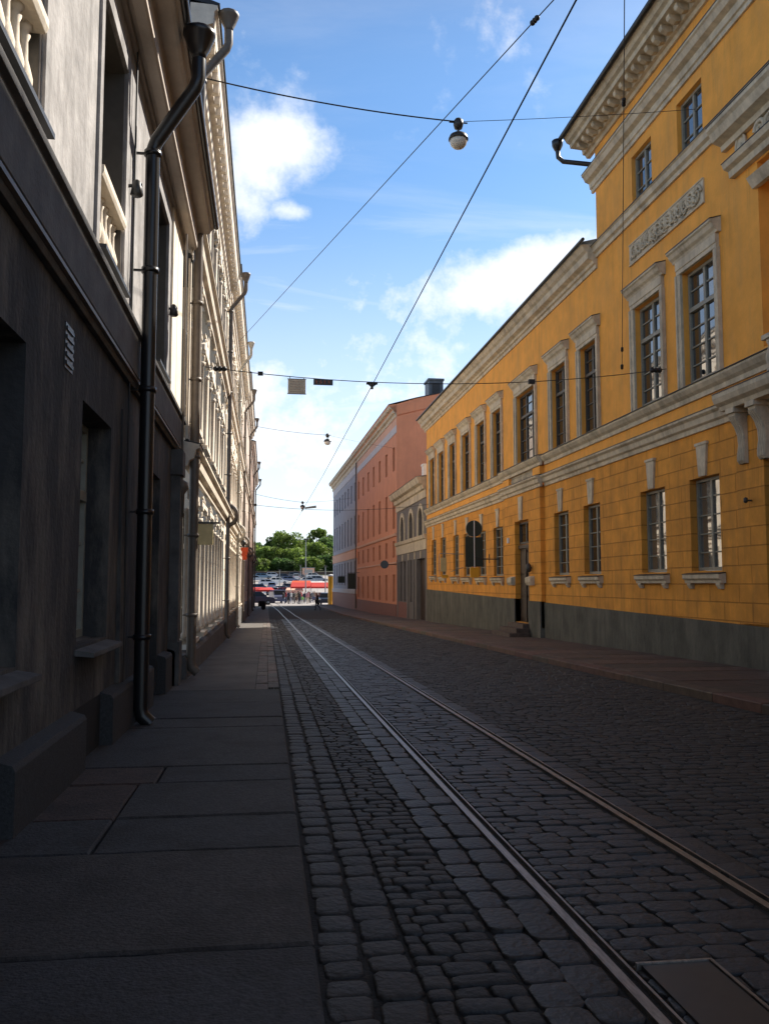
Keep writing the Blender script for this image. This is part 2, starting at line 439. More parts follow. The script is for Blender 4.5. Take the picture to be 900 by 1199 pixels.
column(mb, 1.155, 1.335, -1, 60, .25, .0, .007, .6, 1.15, .008)
rows_across(mb, 1.455, 2.315, 1, 60, .135, .21, .0, .006, .75, 1.15, .008)
column(mb, 2.435, 2.62, 2, 60, .25, .0, .007, .6, 1.15, .008)
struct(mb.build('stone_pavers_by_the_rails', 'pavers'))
# far part of the road: the setts are smaller than a pixel, kept as a sheet with relief
mfar = mat('distant setts', (.026, .025, .025), .95, .25, 8, .5, 14)
struct(sheet('road', .22, 6.22, [60.1, 66, 72, 80, 90, 100, 112], .0, mfar, 1))

# left pavement: long slabs then asphalt with a granite kerb strip
mb = MB()
J = [-1.2, .9, 2.1, 3.78, 5.24, 6.04, 7.14, 7.82, 10.1, 10.85, 12.4, 14.1]
def slab(mb, x0, x1, y0, y1, top, tn, ch=.014, gap=.024):
    """big slab with slightly wavy edges"""
    n = 11; jx = lambda: rnd.uniform(-.011, .011)
    bot = [(x0+(x1-x0)*i/n, y0+gap/2+(jx() if 0 < i < n else 0)) for i in range(n+1)]
    topr = [(x1-(x1-x0)*i/n, y1-gap/2+(jx() if 0 < i < n else 0)) for i in range(n+1)]
    C = bot+topr; m_ = len(C); cx, cy = (x0+x1)/2, (y0+y1)/2
    sx = 1-ch*2/(x1-x0); sy = 1-ch*2/(y1-y0)
    t = rnd.uniform(-.006, .006)
    vs = [(x, y, gz(y)+top-.14) for x, y in C]+[(x, y, gz(y)+top-ch+t) for x, y in C]+[(cx+(x-cx)*sx, cy+(y-cy)*sy, gz(y)+top+t) for x, y in C]
    fs = [(q*m_+i, q*m_+(i+1) % m_, (q+1)*m_+(i+1) % m_, (q+1)*m_+i) for q in range(2) for i in range(m_)]+[tuple(range(2*m_, 3*m_))]
    mb.add(vs, fs, False, tn)
PT = .02
tn = [(.95, .95, 1), (1.1, 1.05, 1), (.9, .92, 1), (1.15, 1.05, .98), (.95, 1, 1.05), (1, 1, 1.02), (.88, .92, 1.0), (1.0, 1, 1), (1.05, 1.03, 1.03), (.9, .9, .95), (1, 1, 1)]
for i in range(len(J)-1):
    a, b = J[i], J[i+1]
    if 5 < a < 7.2:
        slab(mb, -1.75, -.98 if a < 6.5 else -.85, a, b, PT, (1.5, 1.0, .78) if a > 5.5 else tn[i])
        slab(mb, -.965 if a < 6.5 else -.835, .215, a, b, PT, tn[i])
    else: slab(mb, -1.75, .215, a, b, PT, tn[i])
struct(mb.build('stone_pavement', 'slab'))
mb = MB(); y = 14.1
while y < 62:
    l = rnd.uniform(.7, 1.3); slab(mb, -.16, .04, y, y+l, PT, (3.1*rnd.uniform(.85, 1.15), 2.7, 2.4), .006, .012)
    slab(mb, .045, .22, y+.3, y+l+.3, PT, (3.1*rnd.uniform(.85, 1.15), 2.7, 2.4), .006, .012); y += l
struct(mb.build('kerb_strip', 'slab'))
asph = struct(sheet('asphalt_pavement', -1.75, -.165, [14.13, 20, 30, 40, 50, 60, 66, 72, 80, 90, 105], PT-.004, 'asphalt'))
struct(sheet('pavement', -.16, .22, [62.2, 66, 72, 80, 90, 105], PT, 'asphalt'))
# right pavement, raised, with big reddish kerb stones
KH = .11
mb = MB(); y = 2
while y < 112:
    l = rnd.uniform(1.0, 1.6)
    slab(mb, 6.24, 6.56, y, min(y+l, 112), KH, (rnd.uniform(.9, 1.4), rnd.uniform(.95, 1.15), 1), .015, .014)
    y += l
struct(mb.build('kerb', 'slab_pink'))
mb = MB(); y = 2
while y < 112:
    l = rnd.uniform(.7, 1.1); b = rnd.uniform(.75, 1.2)
    xs = [6.575, rnd.uniform(7.4, 8.0), 9.35]
    for i in range(2): slab(mb, xs[i]+.006, xs[i+1]-.006, y, min(y+l, 112), KH-.003, (b*rnd.uniform(.9, 1.15), b, b), .01, .012)
    y += l
struct(mb.build('right_pavement', 'slab_pink'))

# tram rails
def rail(x, label):
    t = thing('tram_rail', label, 'rail', (0, 0, 0), group='pair of tram rails set in the paving')
    ys = [-2, 3, 6, 10, 15, 20, 30, 40, 50, 60, 66, 72, 80, 90, 100, 112, 130, 150]
    def strip(name, a, b, z, m, zs=.04):
        mb = MB()
        bend = lambda y: 0 if y < 60 else -((y-60)/60)**2*.9
        for i in range(len(ys)-1):
            y0, y1 = ys[i], ys[i+1]; g0, g1 = gz(y0), gz(y1)
            A, B = a+x, b+x; o0, o1 = bend(y0), bend(y1)
            mb.add([(A+o0, y0, g0+z), (B+o0, y0, g0+z), (B+o1, y1, g1+z), (A+o1, y1, g1+z), (A+o0, y0, g0+z-zs), (B+o0, y0, g0+z-zs), (B+o1, y1, g1+z-zs), (A+o1, y1, g1+z-zs)],
                   [(0, 1, 2, 3), (0, 1, 5, 4), (2, 3, 7, 6), (0, 3, 7, 4), (1, 2, 6, 5)])
        return mb.build(name, m, t)
    strip('rail_head', -.026, .018, .004, 'steel'); strip('groove', .018, .056, -.028, 'groove', .02); strip('guard_lip', .056, .068, .003, 'steel')
rail(1.375, 'left tram rail, steel with dark groove, running down the cobbled street')
rail(2.375, 'right tram rail, steel with dark groove, nearer the yellow building')
# drain box lid between the rails
t = thing('rail_drain_box', 'square iron drain lid with pale edge beside the left rail', 'drain lid', (1.46, 2.35, gz(2.9)))
mb = MB(); mb.box(.02, .30, 0, 1.05, -.03, .008)
mb.build('lid', 'lamp_metal', t)
mb = MB(); mb.box(.0, .32, 1.052, 1.066, -.03, .014); mb.box(.306, .32, -.02, 1.05, -.03, .014); mb.build('rim', 'steel', t)

# market square beyond the street and the rising ground behind it
struct(sheet('square', -90, 120, [112.05, 120, 130, 150, 155, 160, 162, 200, 245], -.012, 'square', 1))
struct(sheet('hill', -300, 330, [245.1, 300, 400, 600], .1, 'grass', 1))

# ------------------------------------------------------------------ LEFT near building (dark grey, two storeys)
LX = -1.62
t = thing('grey_house', 'dark grey two storey building with balustraded upper windows, nearest on the left', 'building', (LX, 0, 0))
Y1 = 16.0
gw = [(-2.5, -1.1, .92, 3.08), (.9, 2.3, .92, 3.08), (4.5, 6.02, .92, 3.08), (7.85, 9.28, .92, 3.08), (12.3, 13.5, -.3, 3.05)]
uw = [(-2.4, -1.1, 4.62, 7.15), (1.0, 2.2, 4.62, 7.15), (4.85, 6.14, 4.62, 7.15), (8.25, 9.6, 4.62, 7.15), (12.45, 13.75, 4.62, 7.15)]
base_open = [(7.75, 9.02, -.35, .3)]
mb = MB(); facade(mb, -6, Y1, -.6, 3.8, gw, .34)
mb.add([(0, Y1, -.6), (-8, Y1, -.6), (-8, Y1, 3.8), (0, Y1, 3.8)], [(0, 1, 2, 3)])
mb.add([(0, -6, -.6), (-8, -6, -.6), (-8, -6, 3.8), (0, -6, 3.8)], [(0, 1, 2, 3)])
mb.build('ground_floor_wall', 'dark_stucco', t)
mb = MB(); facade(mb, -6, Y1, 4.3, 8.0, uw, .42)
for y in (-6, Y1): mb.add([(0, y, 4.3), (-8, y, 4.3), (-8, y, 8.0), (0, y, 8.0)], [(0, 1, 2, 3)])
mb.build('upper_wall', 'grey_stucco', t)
mb = MB(); mb.prof([(-.05, 3.76), (.05, 3.76), (.07, 3.80), (.07, 3.86), (.10, 3.88), (.10, 4.34), (.14, 4.36), (.14, 4.42), (.0, 4.46), (-.05, 4.46)], -6, Y1+.02)
mb.build('string_course', 'grey_trim', t)
mb = MB(); mb.prof([(.072, 3.805), (.105, 3.815), (.105, 3.85), (.072, 3.855)], -6, Y1+.02); mb.build('painted_fillet', 'pipe_brown', t)
# cornice with flat soffit
mb = MB(); mb.prof([(-.05, 7.72), (.05, 7.72), (.06, 7.78), (.12, 7.72), (.24, 7.70), (.27, 7.72), (.27, 8.0), (.30, 8.03), (.46, 8.04), (.50, 8.06), (.52, 8.12), (.56, 8.14), (.58, 8.20), (-.05, 8.28)], -6, Y1+.25)
mb.build('cornice', 'grey_cornice', t)
mb = MB(); mb.tube([(.60, -6, 8.20), (.60, Y1+.28, 8.20)], .055, 10); mb.box(.50, .62, -6, Y1+.3, 8.2, 8.235); mb.build('gutter', 'pipe_black', t)
mb = MB(); mb.add([(.56, -6, 8.24), (.56, Y1+.28, 8.24), (-6, Y1+.28, 10.2), (-6, -6, 10.2)], [(0, 1, 2, 3)])
mb.add([(.56, Y1+.28, 8.24), (-6, Y1+.28, 10.2), (-6, Y1+.28, 8.2)], [(0, 1, 2)])
mb.build('roof', 'roof_dark', t)
# plinth blocks with basement gaps
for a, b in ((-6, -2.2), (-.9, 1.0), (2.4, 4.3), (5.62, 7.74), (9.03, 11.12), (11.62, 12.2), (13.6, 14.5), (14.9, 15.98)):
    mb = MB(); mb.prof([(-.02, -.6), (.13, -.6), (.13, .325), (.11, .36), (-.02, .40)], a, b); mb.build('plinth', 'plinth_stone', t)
for a, b in ((-2.2, -.9), (1.0, 2.4), (4.3, 5.62), (7.74, 9.03)):
    mb = MB(); mb.box(-.02, .004, a, b, -.6, .38); mb.build('basement_opening', 'groove', t)
mb = MB(); mb.prof([(-.02, .39), (.05, .39), (.02, 3.4), (-.02, 3.4)], 9.85, 11.05); mb.build('buttress', 'dark_stucco', t)
for (a, b, c, d) in gw[:4]:
    window(t, 1, a, b, c, d, -.26, 'frame_grey', 'glass', 2, 3, .66)
    mb = MB(); mb.prof([(-.33, c-.05), (.16, c-.09), (.16, c-.05), (-.33, c+.03)], a-.04, b+.04); mb.build('sill', 'grey_trim', t)
a, b, c, d = gw[4]
mb = MB(); mb.box(-.32, -.24, a, b, c, d-.6); mb.box(-.24, -.21, a+.1, (a+b)/2-.03, c+.2, d-.8); mb.box(-.24, -.21, (a+b)/2+.03, b-.1, c+.2, d-.8)
dr = mb.build('door', 'door_dark', t); mb = MB(); mb.box(-.3, -.28, a, b, d-.6, d); mb.build('transom_pane', 'glass_dark', dr)
for i, (a, b, c, d) in enumerate(uw):
    window(t, 1, a, b, c, d, -.36, 'frame_dark', 'glass_dark', 2, 3, .7)
    mb = MB(); w = .10
    if i > 2: pass
    mb.box(-.01, .03, a-.16, a-.02, c+.0, d+.16); mb.box(-.01, .03, b+.02, b+.16, c, d+.16); mb.box(-.01, .03, a-.02, b+.02, d+.02, d+.16)
    mb.build('window_surround', 'grey_stucco', t)
    mb = MB(); mb.box(-.41, -.012, b-.006, b-.003, c+.05, d-.004); mb.box(-.41, -.012, a+.003, a+.006, c+.05, d-.004); mb.box(-.41, -.012, a+.007, b-.007, d-.007, d-.003); mb.build('reveal_shade', 'frame_dark', t)  # dark panels added on jambs and head, standing in for the reveal's shade
    mb = MB(); mb.prof([(-.4, c-.02), (.10, c-.02), (.10, c+.02), (-.4, c+.04)], a-.05, b+.05); mb.build('sill', 'roof_dark', t)
    if i < 4:
        # baluster parapet inside the opening
        mb = MB(); mb.prof([(-.24, c+.72), (.03, c+.72), (.05, c+.76), (.05, c+.82), (-.26, c+.82)], a+.01, b-.01); mb.prof([(-.20, c+.04), (.0, c+.04), (.0, c+.10), (-.20, c+.10)], a+.01, b-.01)
        rl = mb.build('balustrade_rail', 'cream_trim', t)
        n = 6
        for k in range(n):
            u = a+(b-a)*(k+.5)/n
            mb = MB(); mb.lathe((-.09, u, c+.10), [(.055, 0), (.055, .03), (.03, .05), (.04, .08), (.066, .16), (.07, .22), (.05, .30), (.034, .36), (.03, .50), (.045, .54), (.03, .56), (.052, .59), (.052, .62)], 12)
            mb.build('baluster', 'cream_trim', rl)
# pilaster strip at far end + pale corner bay
mb = MB(); mb.box(0, .035, 14.35, 15.95, 4.46, 7.71); mb.build('corner_bay', 'cream', t)
mb = MB(); mb.box(0, .16, 14.95, 15.3, -.6, 3.74); mb.box(.0, .2, 14.9, 15.35, -.6, .5); mb.box(0, .2, 14.9, 15.35, 3.3, 3.72); mb.build('pilaster', 'grey_trim', t)
mb = MB(); 
for k in range(5): mb.box(0, .02, 7.12, 7.36, 3.22+k*.07, 3.25+k*.07)
mb.box(0, .008, 7.1, 7.38, 3.19, 3.56); mb.build('wall_vent', 'lamp_metal', t)
for u, z in ((9.92, 6.0), (13.95, 5.85)):
    mb = MB(); mb.tube([(0, u, z), (.16, u, z+.02)], .02, 6); mb.lathe((.10, u, z-.10), [(.012, .18), (.05, .15), (.075, .0), (.05, -.02)], 8); mb.build('wall_hook', 'lamp_metal', t)
downpipe(t, 1, 10.43, .20, 6.75, -.2, 'pipe_black', .085, funnel=(.74, 8.08, 10.25), n=16)
mb = MB(); mb.tube([(.045, 10.1, 8.0), (.045, 10.1, .0)], .012, 5); mb.build('conduit', 'wire', t)
mb = MB(); mb.tube([(.16, 15.2, 7.6), (.16, 15.2, 3.2)], .018, 6); mb.lathe((.16, 15.2, 2.6), [(.02, .65), (.10, .6), (.12, .5), (.05, .4), (.04, 0)], 10); mb.build('conduit', 'pipe_brown', t)

# ------------------------------------------------------------------ LEFT cream row
def ornate(u, z, mb, s=1.0):
    volute(mb, .05, u-.14*s, z, .11*s, 1, 1.6, .2); volute(mb, .05, u+.14*s, z, .11*s, -1, 1.6, .2)
    mb.lathe((.05, u, z+.02), [(.01, -.1*s), (.06*s, -.06*s), (.07*s, .04*s), (.03*s, .14*s), (.01, .22*s)], 8)
    mb.box(0, .06, u-.34*s, u+.34*s, z+.16*s, z+.2*s)

def cream_house(label, X0, Y0, Y1, top, wallm, trimm, first, pitch, nb, pipem=None, strings=(3.6, 7.9), group=None, detail=True, frame='frame_dark', pipes=()):
    t = thing('townhouse', label, 'building', (X0, Y0, 0), group=group)
    L = Y1-Y0-.004; ops = []
    cs = [first+pitch*k-Y0 for k in range(nb)]
    rowsz = [(.42, 2.95), (4.55, 6.45), (8.5, 10.6)]
    for c in cs:
        for za, zb in rowsz:
            if zb < top-1.2: ops.append((c-.5, c+.5, za, zb, za < 1))
    mb = MB(); facade(mb, 0, L, -1.6, top-.9, ops, .28)
    for y in (0, L): mb.add([(0, y, -1.6), (-8, y, -1.6), (-8, y, top-.9), (0, y, top-.9)], [(0, 1, 2, 3)])
    mb.build('wall', wallm, t)
    mb = MB(); P = [(-.05, top-1.0), (.05, top-1.0), (.06, top-.86), (.12, top-.82), (.14, top-.62), (.26, top-.56), (.27, top-.40), (.38, top-.36), (.40, top-.12), (.46, top-.06), (.46, top), (-.05, top+.08)]
    mb.prof(P, 0, L); mb.build('cornice', trimm, t)
    mb = MB(); mb.prof([(.43, top+.012), (.50, top+.012), (.50, top+.05), (-6, top+2.2), (-6, top+.2)], 0, L); mb.build('roof', 'roof_dark', t)
    if detail:
        mb = MB(); mb.box(.10, .37, 0, .14, top-.58, top-.38); u = .2; m0 = mb.build('modillion', trimm, t, (0, u, 0))
        while u+.45 < L-.2: u += .45; inst(m0, t, (0, u, 0))
    for zs in strings:
        mb = MB(); mb.prof([(-.02, zs), (.06, zs), (.08, zs+.1), (.16, zs+.14), (.20, zs+.3), (.27, zs+.34), (.27, zs+.40), (-.02, zs+.46)], 0, L); mb.build('string_course', trimm, t)
        mb = MB(); mb.prof([(-.01, zs+.466), (.285, zs+.405), (.285, zs+.42), (-.01, zs+.48)], 0, L); mb.build('flashing', 'roof_dark', t)
    mb = MB(); mb.prof([(-.02, -1.6), (.10, -1.6), (.10, .12), (.06, .18), (-.02, .2)], 0, L); mb.build('plinth', 'grey_trim', t)
    for c in cs:
        for (za, zb) in rowsz:
            if zb >= top-1.2: continue
            window(t, 1, c-.5, c+.5, za, zb, -.14, frame, 'glass', 2, 3, .7)
            if not detail: continue
            mb = MB()
            for s_ in (-1, 1):
                u = c+s_*.68; h1 = zb+.1
                mb.lathe((.0, u, za+.0), [(.09, 0), (.09, .1), (.065, .14), (.06, h1-za-.25), (.10, h1-za-.22), (.10, h1-za-.15)], 8)
                volute(mb, .07, u, h1-.06, .09, s_, 1.3, .22)
                mb.box(0, .11, u-.13, u+.13, h1+.02, h1+.1)
            if za > 1:
                mb.yz([(c-.85, h1+.1), (c+.85, h1+.1), (c+.85, h1+.22), (c, h1+.5), (c-.85, h1+.22)], 0, .09)
                ornate(c, h1+.42, mb, 1.0)
            else:
                mb.box(0, .1, c-.85, c+.85, h1+.1, h1+.2); ornate(c, h1+.22, mb, .8)
            mb.box(-.2, .16, c-.62, c+.62, za-.1, za-.01)
            mb.build('window_surround', trimm, t)
        if not detail: continue
    if detail:
        for k in range(nb+1):
            u = cs[0]-pitch/2+pitch*k
            if u < .15 or u > L-.15: continue
            for (za, zb) in ((4.1, 7.85), (8.4, 11.4)):
                if zb > top-.9: zb = top-1.02
                mb = MB(); mb.box(0, .035, u-.16, u+.16, za, zb-.35); mb.box(0, .06, u-.21, u+.21, za, za+.25)
                mb.box(0, .08, u-.2, u+.2, zb-.1, zb); volute(mb, .05, u-.12, zb-.22, .08, 1, 1.3, .2); volute(mb, .05, u+.12, zb-.22, .08, -1, 1.3, .2)
                mb.build('pilaster', trimm, t)
    for (u, m_) in pipes:
        downpipe(t, 1, u-Y0, .16, top-1.3, gz(u)+.05, m_, .085 if u < 20 else .07, funnel=(.66, top-.05, u-Y0))
        if u < 20: continue
        mb = MB(); P = []
        for k in range(9):
            a = -math.pi/2+math.pi*k/8; P.append((.16+.30*math.cos(a), u-Y0, 3.84+.34*math.sin(a)))
        mb.tube(P, .075, 8); mb.build('pipe_bend', m_, t)
    return t
cr1 = cream_house('cream ornate townhouse lit by the sun, next to the dark grey one', -1.5, 16.02, 30.9, 12.45, 'cream', 'cream_trim', 17.55, 2.6, 5, pipes=((16.25, 'pipe_brown'), (30.5, 'pipe_brown')))
cr2 = cream_house('paler cream townhouse second beyond the grey one, with light drainpipe', -1.5, 30.92, 51.5, 12.9, 'cream', 'cream_trim', 32.6, 2.7, 7, pipes=((41.0, 'pipe_cream'), (51.2, 'pipe_brown')))
cr3 = cream_house('pinkish beige townhouse in the middle of the left row', -1.5, 51.52, 72, 14.0, 'beige', 'cream_trim', 53.3, 2.7, 7, pipes=((66, 'pipe_brown'),), detail=False)
cr4 = cream_house('brown corner house at the far end of the left row', -1.48, 72.02, 101, 13.2, 'brown', 'beige', 74, 2.9, 9, pipes=((84, 'pipe_brown'), (98, 'pipe_brown')), detail=False)
for u, z in ((19.3, 6.3),):
    pass
# lantern box sign and red banner on the left facades
t = thing('box_sign', 'ochre box sign under a dark lid on the cream townhouse', 'sign', (-1.5, 17.9, 2.25))
mb = MB(); mb.box(.12, .42, -.05, .05, 0, .42); mb.build('panel', 'sign_ochre', t)
mb = MB(); mb.box(-.0, .55, -.09, .09, .43, .46); mb.tube([(0, 0, .35), (.14, 0, .35)], .015, 6); mb.build('bracket', 'lamp_metal', t)
t = thing('banner', 'orange red cloth banner hanging on a bracket from the left facades', 'banner', (-1.5, 43, 2.3))
mb = MB(); pts = []
for i in range(7):
    pts.append((.42+.02*math.sin(i*2), .02*math.cos(i*1.7), .34+i*.10))
for i in range(6):
    (x, y, z), (x2, y2, z2) = pts[i], pts[i+1]
    w = .17-.015*(5-i); w2 = .17-.015*(4-i)
    mb.add([(x-w, y, z), (x+w, y+.03, z), (x2+w2, y2+.03, z2), (x2-w2, y2, z2), (x-w, y+.01, z), (x+w, y+.04, z), (x2+w2, y2+.04, z2), (x2-w2, y2+.01, z2)], [(0, 1, 2, 3), (4, 5, 6, 7), (0, 3, 7, 4), (1, 2, 6, 5)])
mb.build('cloth', 'orange_cloth', t)
mb = MB(); mb.tube([(0, .0, .98), (.66, .0, 1.02)], .02, 6); mb.lathe((.35, 0, 1.02), [(.02, .3), (.12, .22), (.14, .08), (.05, 0)], 8); mb.build('bracket', 'lamp_metal', t)

# ------------------------------------------------------------------ RIGHT ochre building
RX = 9.2
t = thing('ochre_palace', 'long ochre yellow neoclassical building with white trim and grey plinth', 'building', (RX, 0, 0))
s = -1
YA, YT, YB = 0.0, 23.05, 49.8   # tall block 0..23, lower wing to 49.8
gf = [(16.72, 18.0, 1.74, 3.74), (19.2, 20.55, 1.74, 3.74), (23.22, 24.5, 1.74, 3.74), (25.8, 27.15, 1.74, 3.74), (33.35, 34.75, 1.78, 3.74),
      (36.05, 37.4, 1.8, 3.74), (38.75, 40.2, 1.82, 3.8), (41.3, 42.6, 1.86, 3.85), (44.4, 45.75, 1.9, 3.9), (47.0, 48.3, 1.95, 3.9)]
ff = [(16.6, 18.05, 5.86, 8.42), (19.12, 20.6, 5.86, 8.42)]
fw = [(23.2, 24.5, 5.86, 8.42), (25.75, 27.15, 5.86, 8.42), (28.95, 31.2, 5.86, 8.42), (33.35, 34.65, 5.86, 8.5), (36.0, 37.4, 5.86, 8.5),
      (38.8, 40.3, 5.86, 8.5), (41.9, 43.25, 5.86, 8.5), (44.7, 46.1, 5.86, 8.5), (47.25, 48.65, 5.86, 8.5)]
door = (29.5, 31.2, .1, 3.74)
bay0, bay1 = 28.15, 32.6
PR = .14
mb = MB(s)
facade(mb, YA, bay0, .3, 4.8, [w for w in gf if w[1] < bay0]+[(10.0, 15.0, .3, 3.75, False, .6)], .34)
facade(mb, bay1, YB, .3, 4.8, [w for w in gf if w[0] > bay1], .34)
facade(mb, bay0, bay1, .05, 4.8, [(29.5, 31.2, .1, 3.74, False, .5)], .5, PR)
for y in (bay0, bay1): mb.add([(0, y, 0), (PR, y, 0), (PR, y, 4.8), (0, y, 4.8)], [(0, 1, 2, 3)])
mb.add([(0, YB, -1), (-9, YB, -1), (-9, YB, 4.8), (0, YB, 4.8)], [(0, 1, 2, 3)])
mb.build('ground_floor_wall', 'ochre_rust', t)
mb = MB(s)
facade(mb, YA, YT, 4.8, 14.1, ff+[(10.2, 14.95, 5.9, 9.5, False, .5), (16.95, 18.1, 11.06, 12.42), (19.45, 20.6, 11.06, 12.42), (9.9, 14.4, 11.1, 12.8, True, .5), (12.0, 12.01, 5, 5.01)][:-1], .34)
facade(mb, YT, YB, 4.8, 10.6, fw, .34)
mb.add([(0, YT, 10), (-12, YT, 10), (-12, YT, 14.1), (0, YT, 14.1)], [(0, 1, 2, 3)])
mb.add([(0, YB, 4.8), (-9, YB, 4.8), (-9, YB, 10.6), (0, YB, 10.6)], [(0, 1, 2, 3)])
mb.add([(0, YA, -.5), (-12, YA, -.5), (-12, YA, 14.1), (0, YA, 14.1)], [(0, 1, 2, 3)])
mb.build('upper_wall', 'ochre', t)
# recessed backs of portal openings
mb = MB(s); mb.box(-.66, -.6, 9.9, 15.1, -.5, 3.9); mb.build('portal_gate', 'door_dark', t)
mb = MB(s); mb.box(-.56, -.5, 10.1, 15.05, 5.8, 9.6); mb.build('loggia_back', 'ochre', t)
mb = MB(s); mb.box(-.56, -.5, 9.8, 14.5, 11.0, 12.9); mb.build('arch_back', 'ochre', t)
# plinth, slightly rising with distance
def plin(a, b, za, zb, o=.05, name='plinth'):
    mb = MB(s); mb.add([(-.05, a, -1.4), (o, a, -1.4), (o, a, za), (-.05, a, za), (-.05, b, -1.4), (o, b, -1.4), (o, b, zb), (-.05, b, zb)],
        [(0, 1, 2, 3), (4, 5, 6, 7), (1, 5, 6, 2), (2, 6, 7, 3), (0, 4, 5, 1)]); return mb.build(name, 'grey_base', t)
zp = lambda y: .66+(y-15)*.0144
plin(0, 10, .6, .62); plin(15.0, bay0-.002, zp(15), zp(bay0)); plin(bay1+.002, YB-.004, zp(bay1), zp(YB))
plin(bay0, 29.5, .88, .88, PR+.05); plin(31.2, bay1, .93, .93, PR+.05)
mb = MB(s); mb.box(-.8, -.052, 29.3, 29.502, -.8, .88); mb.box(-.8, -.052, 31.198, 31.4, -.8, .93); mb.box(-.8, PR-.05, 29.52, 31.18, -.9, .094); mb.build('threshold', 'grey_base', t)
# bands
def band(P, a, b, name='string_course', m='white_trim'):
    mb = MB(s); mb.prof(P, a, b); return mb.build(name, m, t)
def lo(o=0): return [(o-.03, 4.72), (o+.05, 4.72), (o+.06, 4.82), (o+.12, 4.86), (o+.14, 4.98), (o+.21, 5.03), (o+.21, 5.08), (o-.03, 5.12)]
def hi(o=0): return [(o-.03, 5.44), (o+.05, 5.44), (o+.06, 5.54), (o+.13, 5.60), (o+.19, 5.69), (o+.19, 5.74), (o-.03, 5.80)]
for o, a, b in ((0, YA, bay0-.2), (PR, bay0-.2, bay1+.2), (0, bay1+.2, YB+.06)):
    band(lo(o), a, b); band(hi(o), a, b)
    for zt, dz in ((5.085, .05), (5.745, .06)):
        band([(o-.03, zt+dz+.0), (o+.222, zt), (o+.222, zt+.012), (o-.03, zt+dz+.014)], a, b, 'flashing', 'roof_dark')
# box between the bands at the door bay, with baluster relief
for u in (bay0-.05, bay1-.75): mb = MB(s); mb.box(0, PR+.02, u, u+.8, 5.13, 5.43); mb.build('parapet_pedestal', 'ochre', t)
mb = MB(s); mb.box(0, .06, bay0+.76, bay1-.76, 5.13, 5.43)
u = bay0+.9
while u < bay1-.85:
    mb.lathe((.09, u, 5.14), [(.05, 0), (.05, .03), (.03, .05), (.06, .12), (.03, .22), (.05, .25), (.05, .28)], 8); u += .17
mb.build('baluster_relief', 'white_trim', t)
# ground floor windows, keystones, sills
for i, (a, b, c, d) in enumerate(gf):
    window(t, s, a, b, c, d, -.18 if i < 4 else -.13, 'frame_grey', 'glass_curtain' if i < 2 else 'glass', 2, 5, 0, thick=.045)
    m_ = (a+b)/2
    mb = MB(s); mb.yz([(m_-.14, d+.015), (m_+.14, d+.015), (m_+.22, d+.68), (m_-.22, d+.68)], -.01, .05); mb.yz([(m_-.25, d+.68), (m_+.25, d+.68), (m_+.25, d+.74), (m_-.25, d+.74)], -.01, .07); mb.build('keystone', 'white_trim', t)
    mb = MB(s); mb.prof([(-.3, c-.26), (.10, c-.26), (.11, c-.2), (.16, c-.16), (.16, c-.08), (-.3, c-.01)], a-.14, b+.14)
    for u in (a-.06, b-.10): mb.prof([(-.02, c-.38), (.05, c-.38), (.10, c-.30), (.10, c-.262), (-.02, c-.262)], u, u+.16)
    sl = mb.build('sill', 'white_trim', t)
    mb = MB(s); mb.prof([(-.3, c-.004), (.17, c-.075), (.17, c-.06), (-.3, c+.012)], a-.15, b+.15); mb.build('flashing', 'roof_dark', sl)
# upper windows with surround and hood
def surround(a, b, c, d, w=.2, hood=True, o=0):
    mb = MB(s)
    for (p, q) in ((a-w, a-.006), (b+.006, b+w)):
        mb.box(-.0, .06, p, q, c-.05, d+.004)
    mb.box(0, .09, a-w-.03, a-w+.03, c-.05, d); mb.box(0, .09, b+w-.03, b+w+.03, c-.05, d)
    mb.prof([(-.01, d+.005), (.07, d+.005), (.07, d+.10), (.09, d+.11), (.09, d+.30), (-.01, d+.30)], a-w, b+w)
    if hood:
        mb.prof([(-.01, d+.302), (.09, d+.302), (.11, d+.35), (.17, d+.40), (.21, d+.48), (.25, d+.51), (.25, d+.55), (-.01, d+.62)], a-w-.1, b+w+.1)
    sr = mb.build('window_surround', 'white_trim', t)
    mb = MB(s); mb.prof([(-.01, d+.624), (.26, d+.554), (.26, d+.57), (-.01, d+.64)], a-w-.11, b+w+.11); mb.build('flashing', 'roof_dark', sr)
for i, w in enumerate(ff): surround(*w, w=.17); window(t, s, *w, -.15, 'frame_grey', 'glass', 2, 4, .66, thick=.05)
for i, w in enumerate(fw):
    surround(*w, w=.18); window(t, s, *w, -.15, 'frame_dark', 'glass', 3 if i == 2 else 2, 4, .68, thick=.045)
for w in ((16.95, 18.1, 11.06, 12.42), (19.45, 20.6, 11.06, 12.42)): window(t, s, *w, -.13, 'frame_grey', 'glass', 2, 3, 0, thick=.045)
# tall block bands
band([(-.02, 10.70), (.06, 10.70), (.07, 10.80), (.14, 10.84), (.16, 10.97), (.20, 11.0), (-.02, 11.04)], YA, YT+.05)
band([(-.02, 11.041), (.21, 11.005), (.21, 11.02), (-.02, 11.056)], YA, YT+.05, 'flashing', 'roof_dark')
band([(-.02, 12.68), (.05, 12.68), (.06, 12.78), (.10, 12.80), (.12, 12.95), (.24, 13.0), (.30, 13.12), (.34, 13.15), (.34, 13.2), (-.02, 13.26)], YA, YT+.2)
band([(-.02, 13.264), (.35, 13.204), (.35, 13.22), (-.02, 13.28)], YA, YT+.21, 'flashing', 'roof_dark')
CO = [(-.05, 13.88), (.06, 13.88), (.10, 13.96), (.18, 13.98), (.20, 14.12), (.55, 14.15), (.57, 14.26), (.66, 14.3), (.72, 14.4), (.76, 14.45), (-.05, 14.52)]
band(CO, YA, YT+.5, 'cornice')
mb = MB(s)  # cornice return round the end
